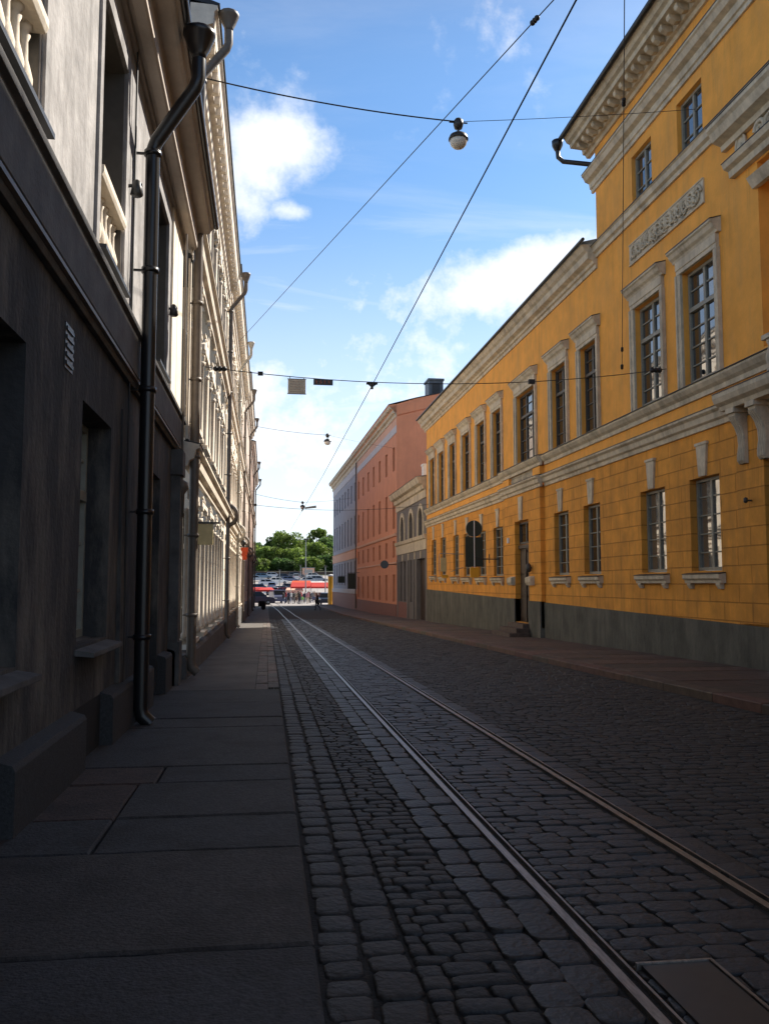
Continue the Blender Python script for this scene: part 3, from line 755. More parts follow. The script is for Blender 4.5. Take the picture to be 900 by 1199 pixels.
for (o, z0, z1) in ((.16, 13.89, 14.13), (.5, 14.16, 14.44)): mb.box(-10, -.06, YT+.002, YT+o, z0, z1)
mb.build('cornice_return', 'white_trim', t)
u = YT+.2; k = 0
while u > 8:
    mb = MB(s); mb.prof([(.19, 13.99), (.30, 13.97), (.44, 14.03), (.47, 14.08), (.47, 14.15), (.19, 14.13)], u-.15, u); mb.build('modillion', 'white_trim', t); u -= .38
mb = MB(s); mb.tube([(.82, YA, 14.47), (.82, YT+.62, 14.47)], .07, 8); mb.build('gutter', 'roof_dark', t)
mb = MB(s); mb.add([(.85, YA, 14.50), (.85, YT+.6, 14.50), (-5, YT-4, 16.3), (-5, YA, 16.3), (-10, YT+.6, 14.5)], [(0, 1, 2, 3), (1, 4, 2)]); mb.build('roof', 'roof_dark', t)
mb = MB(s); mb.lathe((.86, YT+.72, 14.25), [(.05, -.1), (.09, -.06), (.16, .08), (.17, .22), (.15, .24), (.01, .24)], 12); mb.tube([(.86, YT+.72, 14.2), (.84, YT+.72, 13.98), (.70, YT+.70, 13.85), (-.2, YT+.2, 13.55)], .07, 10); mb.build('drainpipe', 'pipe_black', t)
# lower wing cornice and roof
CL = [(-.05, 10.40), (.05, 10.40), (.06, 10.52), (.12, 10.54), (.14, 10.62), (.28, 10.68), (.30, 10.86), (.38, 10.92), (.44, 11.02), (.48, 11.06), (-.05, 11.12)]
band(CL, YT-.02, YB+.4, 'cornice')
mb = MB(s); mb.tube([(.52, YT-.3, 11.11), (.52, YB+.42, 11.11)], .05, 8); mb.build('gutter', 'roof_dark', t)
mb = MB(s); mb.add([(.54, YT-.0, 11.13), (.54, YB+.42, 11.13), (-5, YB-4, 12.6), (-5, YT, 12.6), (-10, YB+.42, 11.13)], [(0, 1, 2, 3), (1, 4, 2)]); mb.build('roof', 'roof_dark', t)
# relief panel of scrolls
mb = MB(s); mb.box(-.01, .03, 16.95, 20.8, 9.60, 10.16); mb.box(.03, .05, 16.95, 20.8, 9.60, 9.63); mb.box(.03, .05, 16.95, 20.8, 10.13, 10.16)
u = 17.2; k = 0
while u < 20.65:
    volute(mb, .05, u, 9.88, .2, 1 if k % 2 else -1, 1.7, .2); mb.lathe((.05, u+.2, 9.75+.25*(k % 2)), [(.0, -.05), (.05, 0), (.0, .06)], 6); 
    for q in range(4):
        a = rnd.random()*6.28; mb.tube([(.05, u+.12*math.cos(a), 9.88+.12*math.sin(a)), (.07, u+.21*math.cos(a+.5), 9.88+.21*math.sin(a+.5))], [.035, .01], 5)
    for q in range(7):
        a = rnd.random()*6.28; uu = u+rnd.uniform(-.15, .2); zz = 9.88+rnd.uniform(-.2, .2)
        mb.tube([(.04, uu, zz), (.075, uu+.06*math.cos(a), zz+.05*math.sin(a)), (.05, uu+.11*math.cos(a), zz+.09*math.sin(a))], [.012, .03, .008], 5)
    u += .27; k += 1
mb.build('relief_panel', 'white_trim', t)
# portal: shelf on two consoles, balusters, upper shelves, medallion
band([(-.02, 4.86), (.34, 4.86), (.37, 4.94), (.46, 5.0), (.5, 5.10), (.5, 5.18), (-.02, 5.26)], 9.0, 16.0, 'balcony_shelf')
band([(-.02, 5.265), (.51, 5.185), (.51, 5.2), (-.02, 5.285)], 9, 16.0, 'flashing', 'roof_dark')
for u in (15.62, 14.92, 10.2, 9.5):
    mb = MB(s); P = [(0, 3.78), (.11, 3.78), (.15, 3.84), (.15, 3.95), (.12, 4.15), (.13, 4.33), (.19, 4.5), (.27, 4.62), (.31, 4.7), (.31, 4.855), (0, 4.855)]
    mb.prof(P, u-.12, u+.12)
    for d in (-.085, -.028, .028, .085): mb.prof([(o+.022, z) for o, z in P[1:9]]+[(0, 4.7), (0, 3.78)], u+d-.015, u+d+.015)
    mb.box(0, .36, u-.15, u+.15, 4.76, 4.858)
    mb.build('console', 'white_trim', t)
mb = MB(s); mb.box(.25, .45, 10.0, 10.3, 5.28, 6.0)
for k in range(7): mb.lathe((.35, 14.15-(.24*k), 5.22), [(.09, 0), (.09, .05), (.05, .08), (.10, .22), (.10, .3), (.05, .48), (.08, .55), (.08, .6)], 12)
mb.box(.24, .46, 9.2, 14.28, 5.815, 5.9); mb.build('balustrade', 'white_trim', t)
band([(-.02, 10.25), (.10, 10.25), (.12, 10.36), (.30, 10.42), (.36, 10.58), (.42, 10.64), (.42, 10.72), (-.02, 10.78)], 8, 16.05, 'portal_cornice')
band([(-.02, 10.784), (.43, 10.724), (.43, 10.74), (-.02, 10.80)], 8, 16.06, 'flashing', 'roof_dark')
band([(-.02, 9.55), (.12, 9.55), (.14, 9.68), (.24, 9.72), (.28, 9.82), (-.02, 9.88)], 8, 15.75, 'portal_cornice')
band([(-.02, 9.883), (.29, 9.824), (.29, 9.838), (-.02, 9.9)], 8, 15.76, 'flashing', 'roof_dark')
mb = MB(s)
P = [(15.42+.17*math.cos(6.283*k/20), 10.27-.0+.22*math.sin(6.283*k/20)-.16+.1) for k in range(20)]
mb.yz([(u, z-.12) for u, z in P], 0, .04); mb.tube([(.05, u, z-.12) for u, z in P]+[(.05, P[0][0], P[0][1]-.12)], .025, 6); mb.lathe((.05, 15.42, 10.02), [(.0, -.1), (.06, -.04), (.07, .04), (.03, .1), (0, .12)], 8)
mb.build('medallion', 'white_trim', t)
mb = MB(s); volute(mb, .06, 14.7, 10.05, .18, 1); volute(mb, .06, 14.4, 10.05, .16, -1); mb.box(0, .04, 14.2, 14.92, 9.9, 10.24); mb.build('relief_panel', 'white_trim', t)
band([(-.02, 9.0), (.08, 9.0), (.14, 9.1), (.2, 9.2), (-.02, 9.26)], 9.5, 15.02, 'capital')
# pilaster strips by the portal on the ground floor, dark hook
mb = MB(s); mb.box(0, .06, 15.0, 15.95, .7, 4.7); mb.build('pilaster', 'ochre_rust', t)
mb = MB(s); mb.tube([(.05, 15.45, 3.05), (.2, 15.45, 3.05)], .02, 6); mb.lathe((.18, 15.45, 3.05), [(.02, -.05), (.04, -.03), (.04, .04), (.01, .06)], 8); mb.build('wall_hook', 'lamp_metal', t)
# door with transom and steps
a, b = 29.5, 31.2
mb = MB(s); o = PR-.20
mb.box(o-.05, o, a+.01, b-.01, .1, 2.75)
for k in range(2):
    ua = a+.08+k*.82
    for z0, z1 in ((.25, .95), (1.05, 1.75), (1.85, 2.6)): mb.box(o, o+.035, ua+.06, ua+.66, z0, z1)
mb.box(o, o+.06, (a+b)/2-.04, (a+b)/2+.04, .1, 2.7); mb.box(o-.04, o+.08, a+.01, b-.01, 2.75, 2.88)
dr = mb.build('door', 'door_dark', t); mb = MB(s); mb.tube([(o+.06, (a+b)/2+.1, 1.1), (o+.09, (a+b)/2+.1, 1.25)], .015, 6); mb.build('handle', 'steel', dr)
window(t, s, a, b, 2.9, 3.72, PR-.20, 'frame_dark', 'glass', 2, 1, 0, thick=.05, name='transom_window')
mb = MB(s); mb.yz([(30.2, 3.76), (30.5, 3.76), (30.58, 4.6), (30.12, 4.6)], PR-.01, PR+.06); mb.build('keystone', 'white_trim', t)
for (u0, u1) in ((28.85, 29.5), (31.2, 31.85)):
    mb = MB(s); mb.prof([(PR-.01, 1.42), (PR+.10, 1.42), (PR+.16, 1.52), (PR+.16, 1.68), (PR-.01, 1.74)], u0+.02, u1-.02); mb.build('sill_block', 'white_trim', t)
for k in range(4):
    z1 = .08-k*.15
    mb = MB(s); mb.box(PR-.5 if k == 0 else PR+.1, PR+.28+k*.27, a-.1-k*.12, b+.1+k*.12, -.75, z1); mb.build('step', 'slab_pink', t)
mb = MB(s); mb.box(PR+.01, PR+.07, 31.9, 32.05, 3.0, 3.2); mb.build('notice_plate', 'white_paint', t)
mb = MB(s); mb.lathe((PR+.12, 29.15, 1.98), [(.02, .2), (.09, .14), (.1, -.05), (.04, -.12)], 8); mb.tube([(PR, 29.15, 2.0), (PR+.12, 29.15, 2.15)], .015, 5); mb.build('wall_lamp', 'lamp_metal', t)

# ------------------------------------------------------------------ small grey building with arches
t = thing('arched_annexe', 'low taupe annexe with three round arched windows between ochre and pink buildings', 'building', (9.2, 49.85, 0))
L = 11.8
arches = [(1.1, 2.7, 4.42, 6.05, True), (4.6, 6.2, 4.42, 6.05, True), (8.3, 9.9, 4.42, 6.05, True)]
gfa = [(.5, 3.5, -.85, 3.0), (5.2, 6.0, .3, 3.0), (7.7, 8.7, .3, 3.0), (9.3, 10.3, .3, 3.0)]
mb = MB(s); facade(mb, 0, L, -1.4, 6.7, [a for a in arches]+gfa, .3); mb.build('wall', 'taupe', t)
for a, b, c, d, _ in arches:
    window(t, s, a, b, c, d, -.25, 'frame_dark', 'glass_dark', 2, 3, .6)
    mb = MB(s); r0, r1 = .8, 1.08; cc = (a+b)/2; zc = d-.8; n = 14
    for k in range(n):
        A0, A1 = math.pi*k/n, math.pi*(k+1)/n
        mb.yz([(cc-r0*math.cos(A0), zc+r0*math.sin(A0)), (cc-r1*math.cos(A0), zc+r1*math.sin(A0)), (cc-r1*math.cos(A1), zc+r1*math.sin(A1)), (cc-r0*math.cos(A1), zc+r0*math.sin(A1))], -.01, .07)
    mb.box(-.01, .07, a-.28, a, c-.02, zc); mb.box(-.01, .07, b, b+.28, c-.02, zc); mb.build('arch_surround', 'white_trim', t)
for i, (a, b, c, d) in enumerate(gfa):
    if i == 0:
        mb = MB(s); mb.box(-.3, -.25, a, b, c, d); mb.build('gate', 'door_dark', t)
    else: window(t, s, a, b, c, d, -.24, 'frame_dark', 'glass_dark', 2, 3, .7)
for u in (1.9, 4.1, 6.6, 9.0):
    mb = MB(s); mb.yz([(u-.12, 3.02), (u+.12, 3.02), (u+.18, 3.45), (u-.18, 3.45)], -.01, .05); mb.build('keystone', 'white_trim', t)
mb = MB(s); mb.prof([(-.02, 3.5), (.05, 3.5), (.06, 4.1), (.14, 4.15), (.18, 4.36), (-.02, 4.41)], 0, L); mb.build('string_course', 'white_trim', t)
mb = MB(s); mb.prof([(-.02, 6.55), (.06, 6.55), (.08, 7.0), (.2, 7.05), (.24, 7.3), (.45, 7.38), (.55, 7.62), (.58, 7.72), (-.02, 7.8)], 0, L); mb.build('cornice', 'white_trim', t)
mb = MB(s); mb.prof([(.58, 7.73), (.61, 7.75), (-5, 8.6), (-5, 7.9)], 0, L); mb.build('roof', 'grey_metal', t)
mb = MB(s); mb.box(-.9, -.4, 3.2, 3.8, 7.9, 8.85); mb.box(-.95, -.35, 3.15, 3.85, 8.85, 8.95); mb.build('chimney', 'white_paint', t)
for u in (4.3, 6.5, 10.8):
    mb = MB(s); mb.box(0, .07, u, u+.5, -1.4, 3.0); mb.build('pilaster', 'taupe', t)
mb = MB(s); mb.box(0, .06, 6.95, 10.79, -1.4, .25); mb.build('plinth', 'red_granite', t)

# ------------------------------------------------------------------ pink and blue buildings, slightly turned
ANG = math.atan2(.75, 50)
def far_house(name, label, Y0, L, wallm, pitch, nw, u0, rows, frame, top, extra):
    xo = 9.2-(Y0-61.7)*.015
    t = thing(name, label, 'building', (xo, Y0, 0), rz=ANG)
    ops = []
    for za, zb in rows:
        for k in range(nw): ops.append((u0+pitch*k, u0+pitch*k+1.05, za, zb))
    mb = MB(s); facade(mb, 0, L, -1.4, top-.9, ops, .25); return t, ops
t, ops = far_house('pink_house', 'tall terracotta pink building with rows of narrow windows', 61.7, 24.3, 'pink', 3.6, 7, .8, [(9.75, 11.5), (5.5, 8.2), (3.4, 4.6), (.2, 2.15)], 'frame_red', 14.4, None)
L = 24.3
mb = MB(s); facade(mb, 0, L, -1.4, 12.4, ops, .25); mb.add([(0, 0, -1.4), (-10, 0, -1.4), (-10, 0, 16.3), (0, 0, 13.6)], [(0, 1, 2, 3)])
mb.add([(0, L, -1.4), (-10, L, -1.4), (-10, L, 16.3), (0, L, 13.6)], [(0, 1, 2, 3)]); mb.build('wall', 'pink', t)
mb = MB(s); mb.box(-.02, .04, 0, L, 12.4, 12.95); mb.build('frieze_band', 'lilac', t)
mb = MB(s); mb.box(-.02, .02, 0, L, 12.95, 13.6); mb.build('attic_band', 'pink_light', t)
mb = MB(s); mb.prof([(-.02, 13.55), (.08, 13.55), (.1, 13.8), (.25, 13.85), (.3, 14.1), (.5, 14.15), (.55, 14.35), (-.02, 14.45)], 0, L); mb.build('cornice', 'white_trim', t)
mb = MB(s); mb.prof([(.56, 14.36), (.58, 14.42), (0, 14.5), (-1.4, 14.95), (-10, 17.0), (-10, 16.3), (-.02, 13.7)], 0, L); mb.build('roof', 'pink', t)
mb = MB(s); mb.prof([(.6, 14.42), (.6, 14.46), (-1.4, 15.02), (-10, 17.08), (-10, 17.02), (-1.4, 14.97)], -.06, L); mb.build('roof_sheet', 'roof_dark', t)
mb = MB(s); mb.prof([(-.02, 4.92), (.1, 4.92), (.14, 5.1), (-.02, 5.15)], 0, L); mb.prof([(-.02, 2.95), (.06, 2.95), (.06, 3.05), (-.02, 3.07)], 0, L); mb.build('string_course', 'pink_light', t)
mb = MB(s); mb.box(-.02, .06, 0, L, -1.4, .0); mb.build('plinth', 'red_granite', t)
for (a, b, c, d) in ops: window(t, s, a, b, c, d, -.2, 'frame_red', 'glass_dark', 2, 3, .6)
mb = MB(s); mb.box(-3.8, -2.7, 1.5, 3.0, 14.8, 16.7); mb.box(-3.87, -2.63, 1.42, 3.1, 16.7, 16.85); c_ = mb.build('chimney', 'blue_metal', t)
mb = MB(s); mb.box(-3.55, -2.95, 1.45, 1.49, 15.7, 16.5); mb.build('louvre', 'roof_dark', c_)
mb = MB(s); mb.tube([(.15, L-.3, 13.5), (.15, L-.3, -.9)], .07, 8); mb.build('drainpipe', 'pipe_brown', t)

xo = 9.2-(86.05-61.7)*.015
t = thing('blue_house', 'grey blue corner building at the far end of the right row', 'building', (xo, 86.05, 0), rz=ANG)
L = 26; ops = []
for za, zb in ((9.9, 11.8), (5.5, 8.4), (1.35, 3.8)):
    for k in range(8): ops.append((1.3+3.12*k, 2.4+3.12*k, za, zb))
mb = MB(s); facade(mb, 0, L, -1.4, 12.6, ops, .25)
mb.add([(0, L, -1.4), (-10, L, -1.4), (-10, L, 14.4), (0, L, 14.4)], [(0, 1, 2, 3)]); mb.build('wall', 'blue_plaster', t)
mb = MB(s); mb.box(-.02, .04, 0, L, 12.6, 13.4); mb.build('frieze_band', 'lilac', t)
mb = MB(s); mb.prof([(-.02, 13.4), (.08, 13.4), (.1, 13.8), (.25, 13.85), (.3, 14.1), (.5, 14.15), (.55, 14.4), (-.02, 14.5)], 0, L+.5); mb.build('cornice', 'white_trim', t)
mb = MB(s); mb.prof([(.56, 14.4), (.58, 14.45), (-9, 17.0), (-9, 14.5)], .02, L+.4); mb.build('roof', 'roof_dark', t)
mb = MB(s); mb.prof([(-.02, 4.05), (.05, 4.05), (.06, 4.9), (.14, 5.0), (-.02, 5.05)], 0, L); mb.build('belt_band', 'pink_light', t)
mb = MB(s); mb.prof([(-.02, .5), (.1, .5), (.12, .9), (-.02, .95)], 0, L); mb.build('string_course', 'lilac', t)
mb = MB(s); mb.box(-.02, .07, 0, L, -1.4, .5); mb.build('plinth', 'red_granite', t)
for (a, b, c, d) in ops: window(t, s, a, b, c, d, -.2, 'frame_blue', 'glass_dark', 2, 3, .6)

# ------------------------------------------------------------------ overhead wires, lamps, signs
def sag(p, q, d, n=16):
    p, q = Vector(p), Vector(q)
    return [tuple(p.lerp(q, i/n)-Vector((0, 0, d*4*(i/n)*(1-i/n)))) for i in range(n+1)]
def at(pts, f):
    i = min(int(f*(len(pts)-1)), len(pts)-2); g = f*(len(pts)-1)-i
    return Vector(pts[i]).lerp(Vector(pts[i+1]), g)
def wire(label, p, q, d, r=.008, knobs=(), name='span_wire', cat='wire'):
    p = Vector(p); q = Vector(q)
    t = thing(name, label, cat, p)
    P = sag((0, 0, 0), q-p, d)
    mb = MB(); mb.tube(P, r, 6); mb.build('cable', 'wire', t)
    for f, sz, kind in knobs:
        c = at(P, f); mb = MB()
        d_ = (q-p).normalized()
        if kind == 'box':
            mb.box(c.x-sz, c.x+sz, c.y-sz*.6, c.y+sz*.6, c.z-sz*.7, c.z+sz*.7)
        else:
            for k in (-1, 0, 1): 
                e = c+d_*sz*k*.9; mb.lathe(tuple(e), [(.01, -sz*.6), (sz*.5, -sz*.35), (sz*.6, 0), (sz*.5, sz*.35), (.01, sz*.6)], 8)
        mb.build('insulator', 'wire', t)
    return P
def street_lamp(c, label, sc_=1.0):
    t = thing('street_lamp', label, 'lamp', c, group='round street lamps hung over the street')
    k = sc_
    mb = MB(); mb.lathe((0, 0, 0), [(.02, -.17*k), (.09*k, -.15*k), (.12*k, -.05*k), (.11*k, .04*k), (.07*k, .09*k), (.02, .11*k)], 14)
    mb.tube([(0, 0, -.16*k), (0, 0, -.27*k)], .025*k, 8); mb.tube([(-.22*k, 0, 0), (.22*k, 0, 0)], .018*k, 6); mb.build('hanger', 'lamp_metal', t)
    mb = MB(); mb.lathe((0, 0, -.24*k), [(.02, .01), (.09*k, -.01*k), (.20*k, -.08*k), (.235*k, -.16*k), (.235*k, -.19*k), (.21*k, -.19*k), (.02, -.15*k)], 20); mb.build('shade', 'lamp_metal', t)
    mb = MB(); mb.lathe((0, 0, -.40*k), [(.205*k, -.03*k), (.205*k, -.08*k), (.18*k, -.16*k), (.12*k, -.22*k), (.05*k, -.245*k), (.005, -.25*k)], 20); mb.build('globe', 'globe', t)
# nearest span with lamp
c1 = Vector((3.95, 17.5, 11.32))
wire('cable from the left pipe to the nearest hanging lamp', (-1.4, 17.0, 11.58), c1, .10, .014)
wire('thin cable from the nearest hanging lamp to the ochre building', c1, (8.95, 16.6, 11.48), .03, .006)
street_lamp(tuple(c1+Vector((0, 0, -.02))), 'nearest round street lamp, largest, hung high on a cable', .9)
# second span with signs, contact wire hanger
def span2(xx):
    pts = sag((-1.35, 18.6, 6.02), (9.1, 18.74, 6.42), .32)
    return pts
P2 = wire('low span cable over the street carrying two small boards', (-1.35, 18.6, 6.08), (9.1, 18.74, 6.42), .36, .009,
          ((.03, .10, 'i'), (.112, .055, 'box'), (.69, .07, 'box'), (.975, .10, 'i')))
base = Vector((-1.35, 18.6, 6.08))
q = base+at(P2, (.6+1.35)/10.45)
t = thing('hanging_board', 'larger cream square board hung on the low span cable', 'sign', q)
mb = MB(); mb.box(-.19, .19, -.012, .012, -.36, -.05); mb.build('board', 'sign_cream', t)
mb = MB(); mb.box(-.20, .20, -.016, .016, -.375, -.36); mb.box(-.20, .20, -.016, .016, -.05, -.035)
for x in (-.15, .15): mb.tube([(x, 0, 0), (x, 0, -.04)], .008, 5)
mb.build('rim', 'grey_metal', t)
mb = MB()
for r_ in range(5): mb.box(-.15, .13-(r_ % 2)*.05, -.016, -.0125, -.33+r_*.055, -.315+r_*.055)
mb.build('lettering', 'beige', t)
q = base+at(P2, (1.17+1.35)/10.45)
t = thing('hanging_board', 'narrow dark strip board on the low span cable beside the square one', 'sign', q)
mb = MB(); mb.box(-.21, .21, -.012, .012, -.13, -.0); mb.build('board', 'lamp_metal', t)
mb = MB()
for k in range(4): mb.box(-.17+k*.09, -.12+k*.09, -.018, -.0125, -.105, -.03)
mb.build('lettering', 'red_granite', t)
# contact wire
def cw(y): return (2.25-.0056*(y-19), y, 5.82)
t = thing('contact_wire', 'thick tram contact wire running along the street overhead', 'wire', (0, 0, 0))
pts = [(2.32, -4, 5.98), (2.29, 8, 5.9), (2.24, 18.66, 5.80), (2.15, 34, 5.72), (2.02, 49, 5.72), (1.7, 75, 5.6), (.9, 105, 5.4)]
mb = MB(); mb.tube(pts, .0085, 6); mb.build('cable', 'wire', t)
mb = MB(); mb.box(2.12, 2.36, 18.6, 18.72, 5.83, 5.86); mb.tube([(2.24, 18.66, 5.84), (2.24, 18.66, 5.72)], .03, 6); mb.tube([(2.14, 18.66, 5.85), (2.24, 18.66, 5.76), (2.34, 18.66, 5.85)], .018, 5); mb.build('clamp', 'wire', t)
# oblique feeder wire
wire('oblique wire crossing high from the cream facade to the upper right', (-1.3, 38.0, 12.1), (7.7, -2.0, 9.9), .0, .010, ((.62, .08, 'i'),))
# wire rising above the ochre facade
pz = (9.1, 22.0, 6.75)
wire('wire rising from the ochre facade beside its tall windows', (8.98, 20.98, 6.99), (1.58, 3.02, 11.69), .0, .007, ((.004, .07, 'i'), (.05, .06, 'i'), (.46, .06, 'i')))
# small far spans
c3 = Vector((3.75, 55, 10.95))
wire('faint high cable to the second hanging lamp', (-1.3, 55, 11.5), c3, .1, .012); wire('faint high cable from the second lamp to the annexe end of the pink house', c3, (9.1, 62, 11.3), .05, .008)
street_lamp(tuple(c3), 'second round street lamp, smaller, above the middle of the street', 1.0)
c4 = Vector((3.6, 90, 9.9))
wire('far cable to the third hanging lamp', (-1.3, 90, 10.7), c4, .1, .018); wire('far cable from the third lamp to the blue house', c4, (8.6, 90, 10.4), .1, .012)
street_lamp(tuple(c4), 'third round street lamp, tiny, far down the street', 1.1)
wire('low far cable from the left row over to the ochre building end', (-1.3, 48.5, 5.9), (9.1, 48.8, 6.0), .35, .012, ((.06, .09, 'box'),))
t = thing('line_fixture', 'grey elongated fixture clipped on the contact wire far along', 'fixture', (2.0, 48.6, 5.62))
mb = MB(); mb.tube([(.1, 0, .08), (.7, 0, .16)], [.05, .07], 8); mb.build('body', 'grey_metal', t); mb = MB(); mb.tube([(-.1, 0, -.1), (.02, 0, .1), (.14, 0, .05)], .04, 6); mb.build('clamp', 'lamp_metal', t)

# wall bracket traffic sign on the ochre building (seen from behind)
t = thing('bracket_sign', 'large dark sign back, disc over tall panel, on a wall bracket of the ochre building', 'sign', (8.22, 34.1, 2.0))
mb = MB(); mb.lathe((0, .01, 1.68), [(.33, -.012), (.33, .012)], 24, 'y', False); mb.build('disc', 'sign_green', t)
mb = MB(); mb.tube([(.325*math.cos(6.2832*k/24), .01, 1.68+.325*math.sin(6.2832*k/24)) for k in range(25)], .012, 5); mb.build('rim', 'grey_metal', t)
mb = MB(); mb.yz([(.0, 0)]*0 or [(0, 0), (.001, 0), (.001, .001)], 0, .001) if False else None
mb.box(-.36, .36, -.012, .012, .15, 1.34); mb.build('panel', 'sign_green', t)
mb = MB(); mb.tube([(0, -.03, .12), (0, -.03, 2.0)], .022, 8); mb.build('pole', 'white_paint', t)
mb = MB(); mb.box(-.17, .17, -.05, .05, -.28, .12); mb.build('end_box', 'yellow_paint', t)
mb = MB(); mb.tube([(0, 0, .46), (.98, 0, .46)], .025, 6); mb.tube([(.62, 0, .30), (.62, 0, .66)], .02, 6); mb.tube([(.0, 0, .6), (.45, 0, .46)], .02, 6); mb.build('bracket', 'lamp_metal', t)
t = thing('projecting_sign', 'small pale scroll sign on a bracket, farther along the ochre wall', 'sign', (8.4, 40.35, 1.95))
mb = MB(); mb.box(-.30, -.02, -.015, .015, .1, .75); mb.build('panel', 'sign_ochre', t)
mb = MB(); mb.tube([(-.36, 0, .9), (-.3, 0, .95), (.8, 0, .92)], .018, 6); mb.tube([(-.34, 0, -.08), (-.38, 0, .4), (-.36, 0, .9)], .018, 6); mb.tube([(.2, 0, .1), (.8, 0, .3)], .015, 6)
volute(mb, 0, 0, .0, .001, 1, .2); mb.build('bracket', 'grey_metal', t)
mb = MB(); mb.box(-.25, .05, -.05, .05, -.2, -.06); mb.build('end_box', 'yellow_paint', t)
t = thing('disc_sign', 'round dark sign back projecting from the corner of the pink house', 'sign', (8.28, 61.4, 2.85))
mb = MB(); mb.lathe((0, 0, 0), [(.29, -.015), (.29, .015)], 20, 'y', False); mb.build('disc', 'blue_metal', t)
mb = MB(); mb.tube([(0, .02, 0), (.9, .02, 0)], .025, 6); mb.tube([(.9, .02, -.3), (.9, .02, .3)], .02, 6); mb.build('bracket', 'lamp_metal', t)
for i, (y, z, lb) in enumerate(((83.5, 1.0, 'dark green hanging shop sign between the pink and blue buildings'), (95, 1.6, 'small dark sign on the blue building'))):
    t = thing('shop_sign', lb, 'sign', (8.15-.003*i, y, z))
    mb = MB(); mb.box(-.45, .3, -.05, .05, .0, 1.5 if i == 0 else .7); mb.build('panel', 'sign_green', t)
    mb = MB(); mb.tube([(-.4, 0, 1.56 if i == 0 else .75), (.7, 0, 1.56 if i == 0 else .75)], .02, 5); mb.build('bracket', 'lamp_metal', t)

# ------------------------------------------------------------------ vehicles
def car(kind, label, loc, rz, col, L=4.4, W=1.75, H=1.45, group='cars around the market square', cat='car'):
    pm = paint(label[:30]+' paint', col)
    t = thing(kind, label, cat, loc, rz, group)
    van = cat == 'van' or cat == 'bus'
    h0 = .28; hb = .62*H if not van else .5*H
    # side outline x = along length
    if van: O = [(-L/2, h0), (-L/2, H*.93), (-L/2+.1, H), (L/2-1.1, H), (L/2-.55, H*.62), (L/2-.05, H*.5), (L/2, h0)]
    else: O = [(-L/2, h0), (-L/2, hb*.98), (-L/2+.12, hb*1.02), (L/2-1.15, hb), (L/2-.15, hb*.82), (L/2, hb*.65), (L/2, h0)]
    mb = MB()
    def loft(mb, O, w0, w1, zc):
        n = len(O)
        vs = [(x, -w0/2, z) for x, z in O]+[(x, w0/2, z) for x, z in O]
        vs = []
        for sgn in (-1, 1):
            for x, z in O:
                ww = w0 if z < zc else w1
                vs.append((x*(1 if z < zc else .995), sgn*ww/2, z))
        mb.add(vs, [(i, (i+1) % n, (i+1) % n+n, i+n) for i in range(n)]+[tuple(range(n))[::-1], tuple(range(n, 2*n))])
    loft(mb, O, W, W*.94, hb*.9)
    if not van:
        C = [(-L/2+.18, hb), (-L/2+.55, H*.97), (-L/2+.9, H), (L/2-2.0, H), (L/2-1.75, H*.97), (L/2-1.05, hb)]
        n = len(C)
        vs = [(x, sg*(W*.92 if z < hb+.01 else W*.74)/2, z) for sg in (-1, 1) for x, z in C]
        mb.add(vs, [(i, (i+1) % n, (i+1) % n+n, i+n) for i in range(n)]+[tuple(range(n))[::-1], tuple(range(n, 2*n))])
    mb.build('body', pm, t)
    # glazing
    mb = MB()
    z0, z1 = hb+.06, H-.09
    if van:
        mb.box(L/2-2.3, L/2-1.15, -W*.475, W*.475, H*.56, H*.88)
        mb.add([(L/2-1.02, -W*.42, H*.95), (L/2-1.02, W*.42, H*.95), (L/2-.56, W*.42, H*.66), (L/2-.56, -W*.42, H*.66)], [(0, 1, 2, 3)])
    else:
        for sg in (-1, 1):
            y0, y1 = sg*(W*.45+.012), sg*(W*.385+.012)
            for xa, xb, xc, xd in ((-L/2+.45, -L/2+1.5, -L/2+1.5, -L/2+.75), (-L/2+1.6, L/2-1.3, L/2-1.9, -L/2+1.6)):
                mb.add([(xa, y0, z0), (xb, y0, z0), (xc, y1, z1), (xd, y1, z1)], [(0, 1, 2, 3)])
        mb.add([(L/2-1.06, -W*.4, z0), (L/2-1.06, W*.4, z0), (L/2-1.7, W*.34, z1), (L/2-1.7, -W*.34, z1)], [(0, 1, 2, 3)])
        mb.add([(-L/2+.2, -W*.4, z0), (-L/2+.2, W*.4, z0), (-L/2+.5, W*.34, z1), (-L/2+.5, -W*.34, z1)], [(0, 1, 2, 3)])
    mb.build('windows', 'car_glass', t)
    for x in (-L*.31, L*.31):
        for sg in (-1, 1):
            mb = MB(); mb.lathe((x, sg*(W/2-.08), .32), [(.2, -.11), (.32, -.10), (.32, .10), (.2, .11)], 16, 'y'); w = mb.build('wheel', 'rubber', t)
            mb = MB(); mb.lathe((x, sg*(W/2+.035), .32), [(.19, -.01), (.17, .01), (.05, .02)], 10, 'y'); mb.build('rim', 'chrome', w)
    for sg in (-1, 1):
        mb = MB(); mb.box(L/2-.04, L/2+.015, sg*W*.36-.15, sg*W*.36+.15, hb*.68, hb*.82); mb.build('headlight', 'white_paint', t)
        mb = MB(); mb.box(-L/2-.015, -L/2+.04, sg*W*.40-.10, sg*W*.40+.10, hb*.75, hb*.95); mb.build('tail_light', 'red_cloth', t)
    return t
def G(x, y, dz=0): return (x, y, gz(y)+dz-.012 if y > 112 else gz(y))
def xp(px, y): return (px-312)/1020*y
car('parked_car', 'dark blue estate car half hidden by the left corner house', G(-1.4, 117), R(8), (.02, .022, .05), 4.9, 1.85, 1.75)
car('parked_van', 'slate blue van parked between the dark estate car and the crowd', G(xp(325, 128), 128), R(-80), (.09, .10, .17), 4.6, 1.9, 1.9, cat='van')
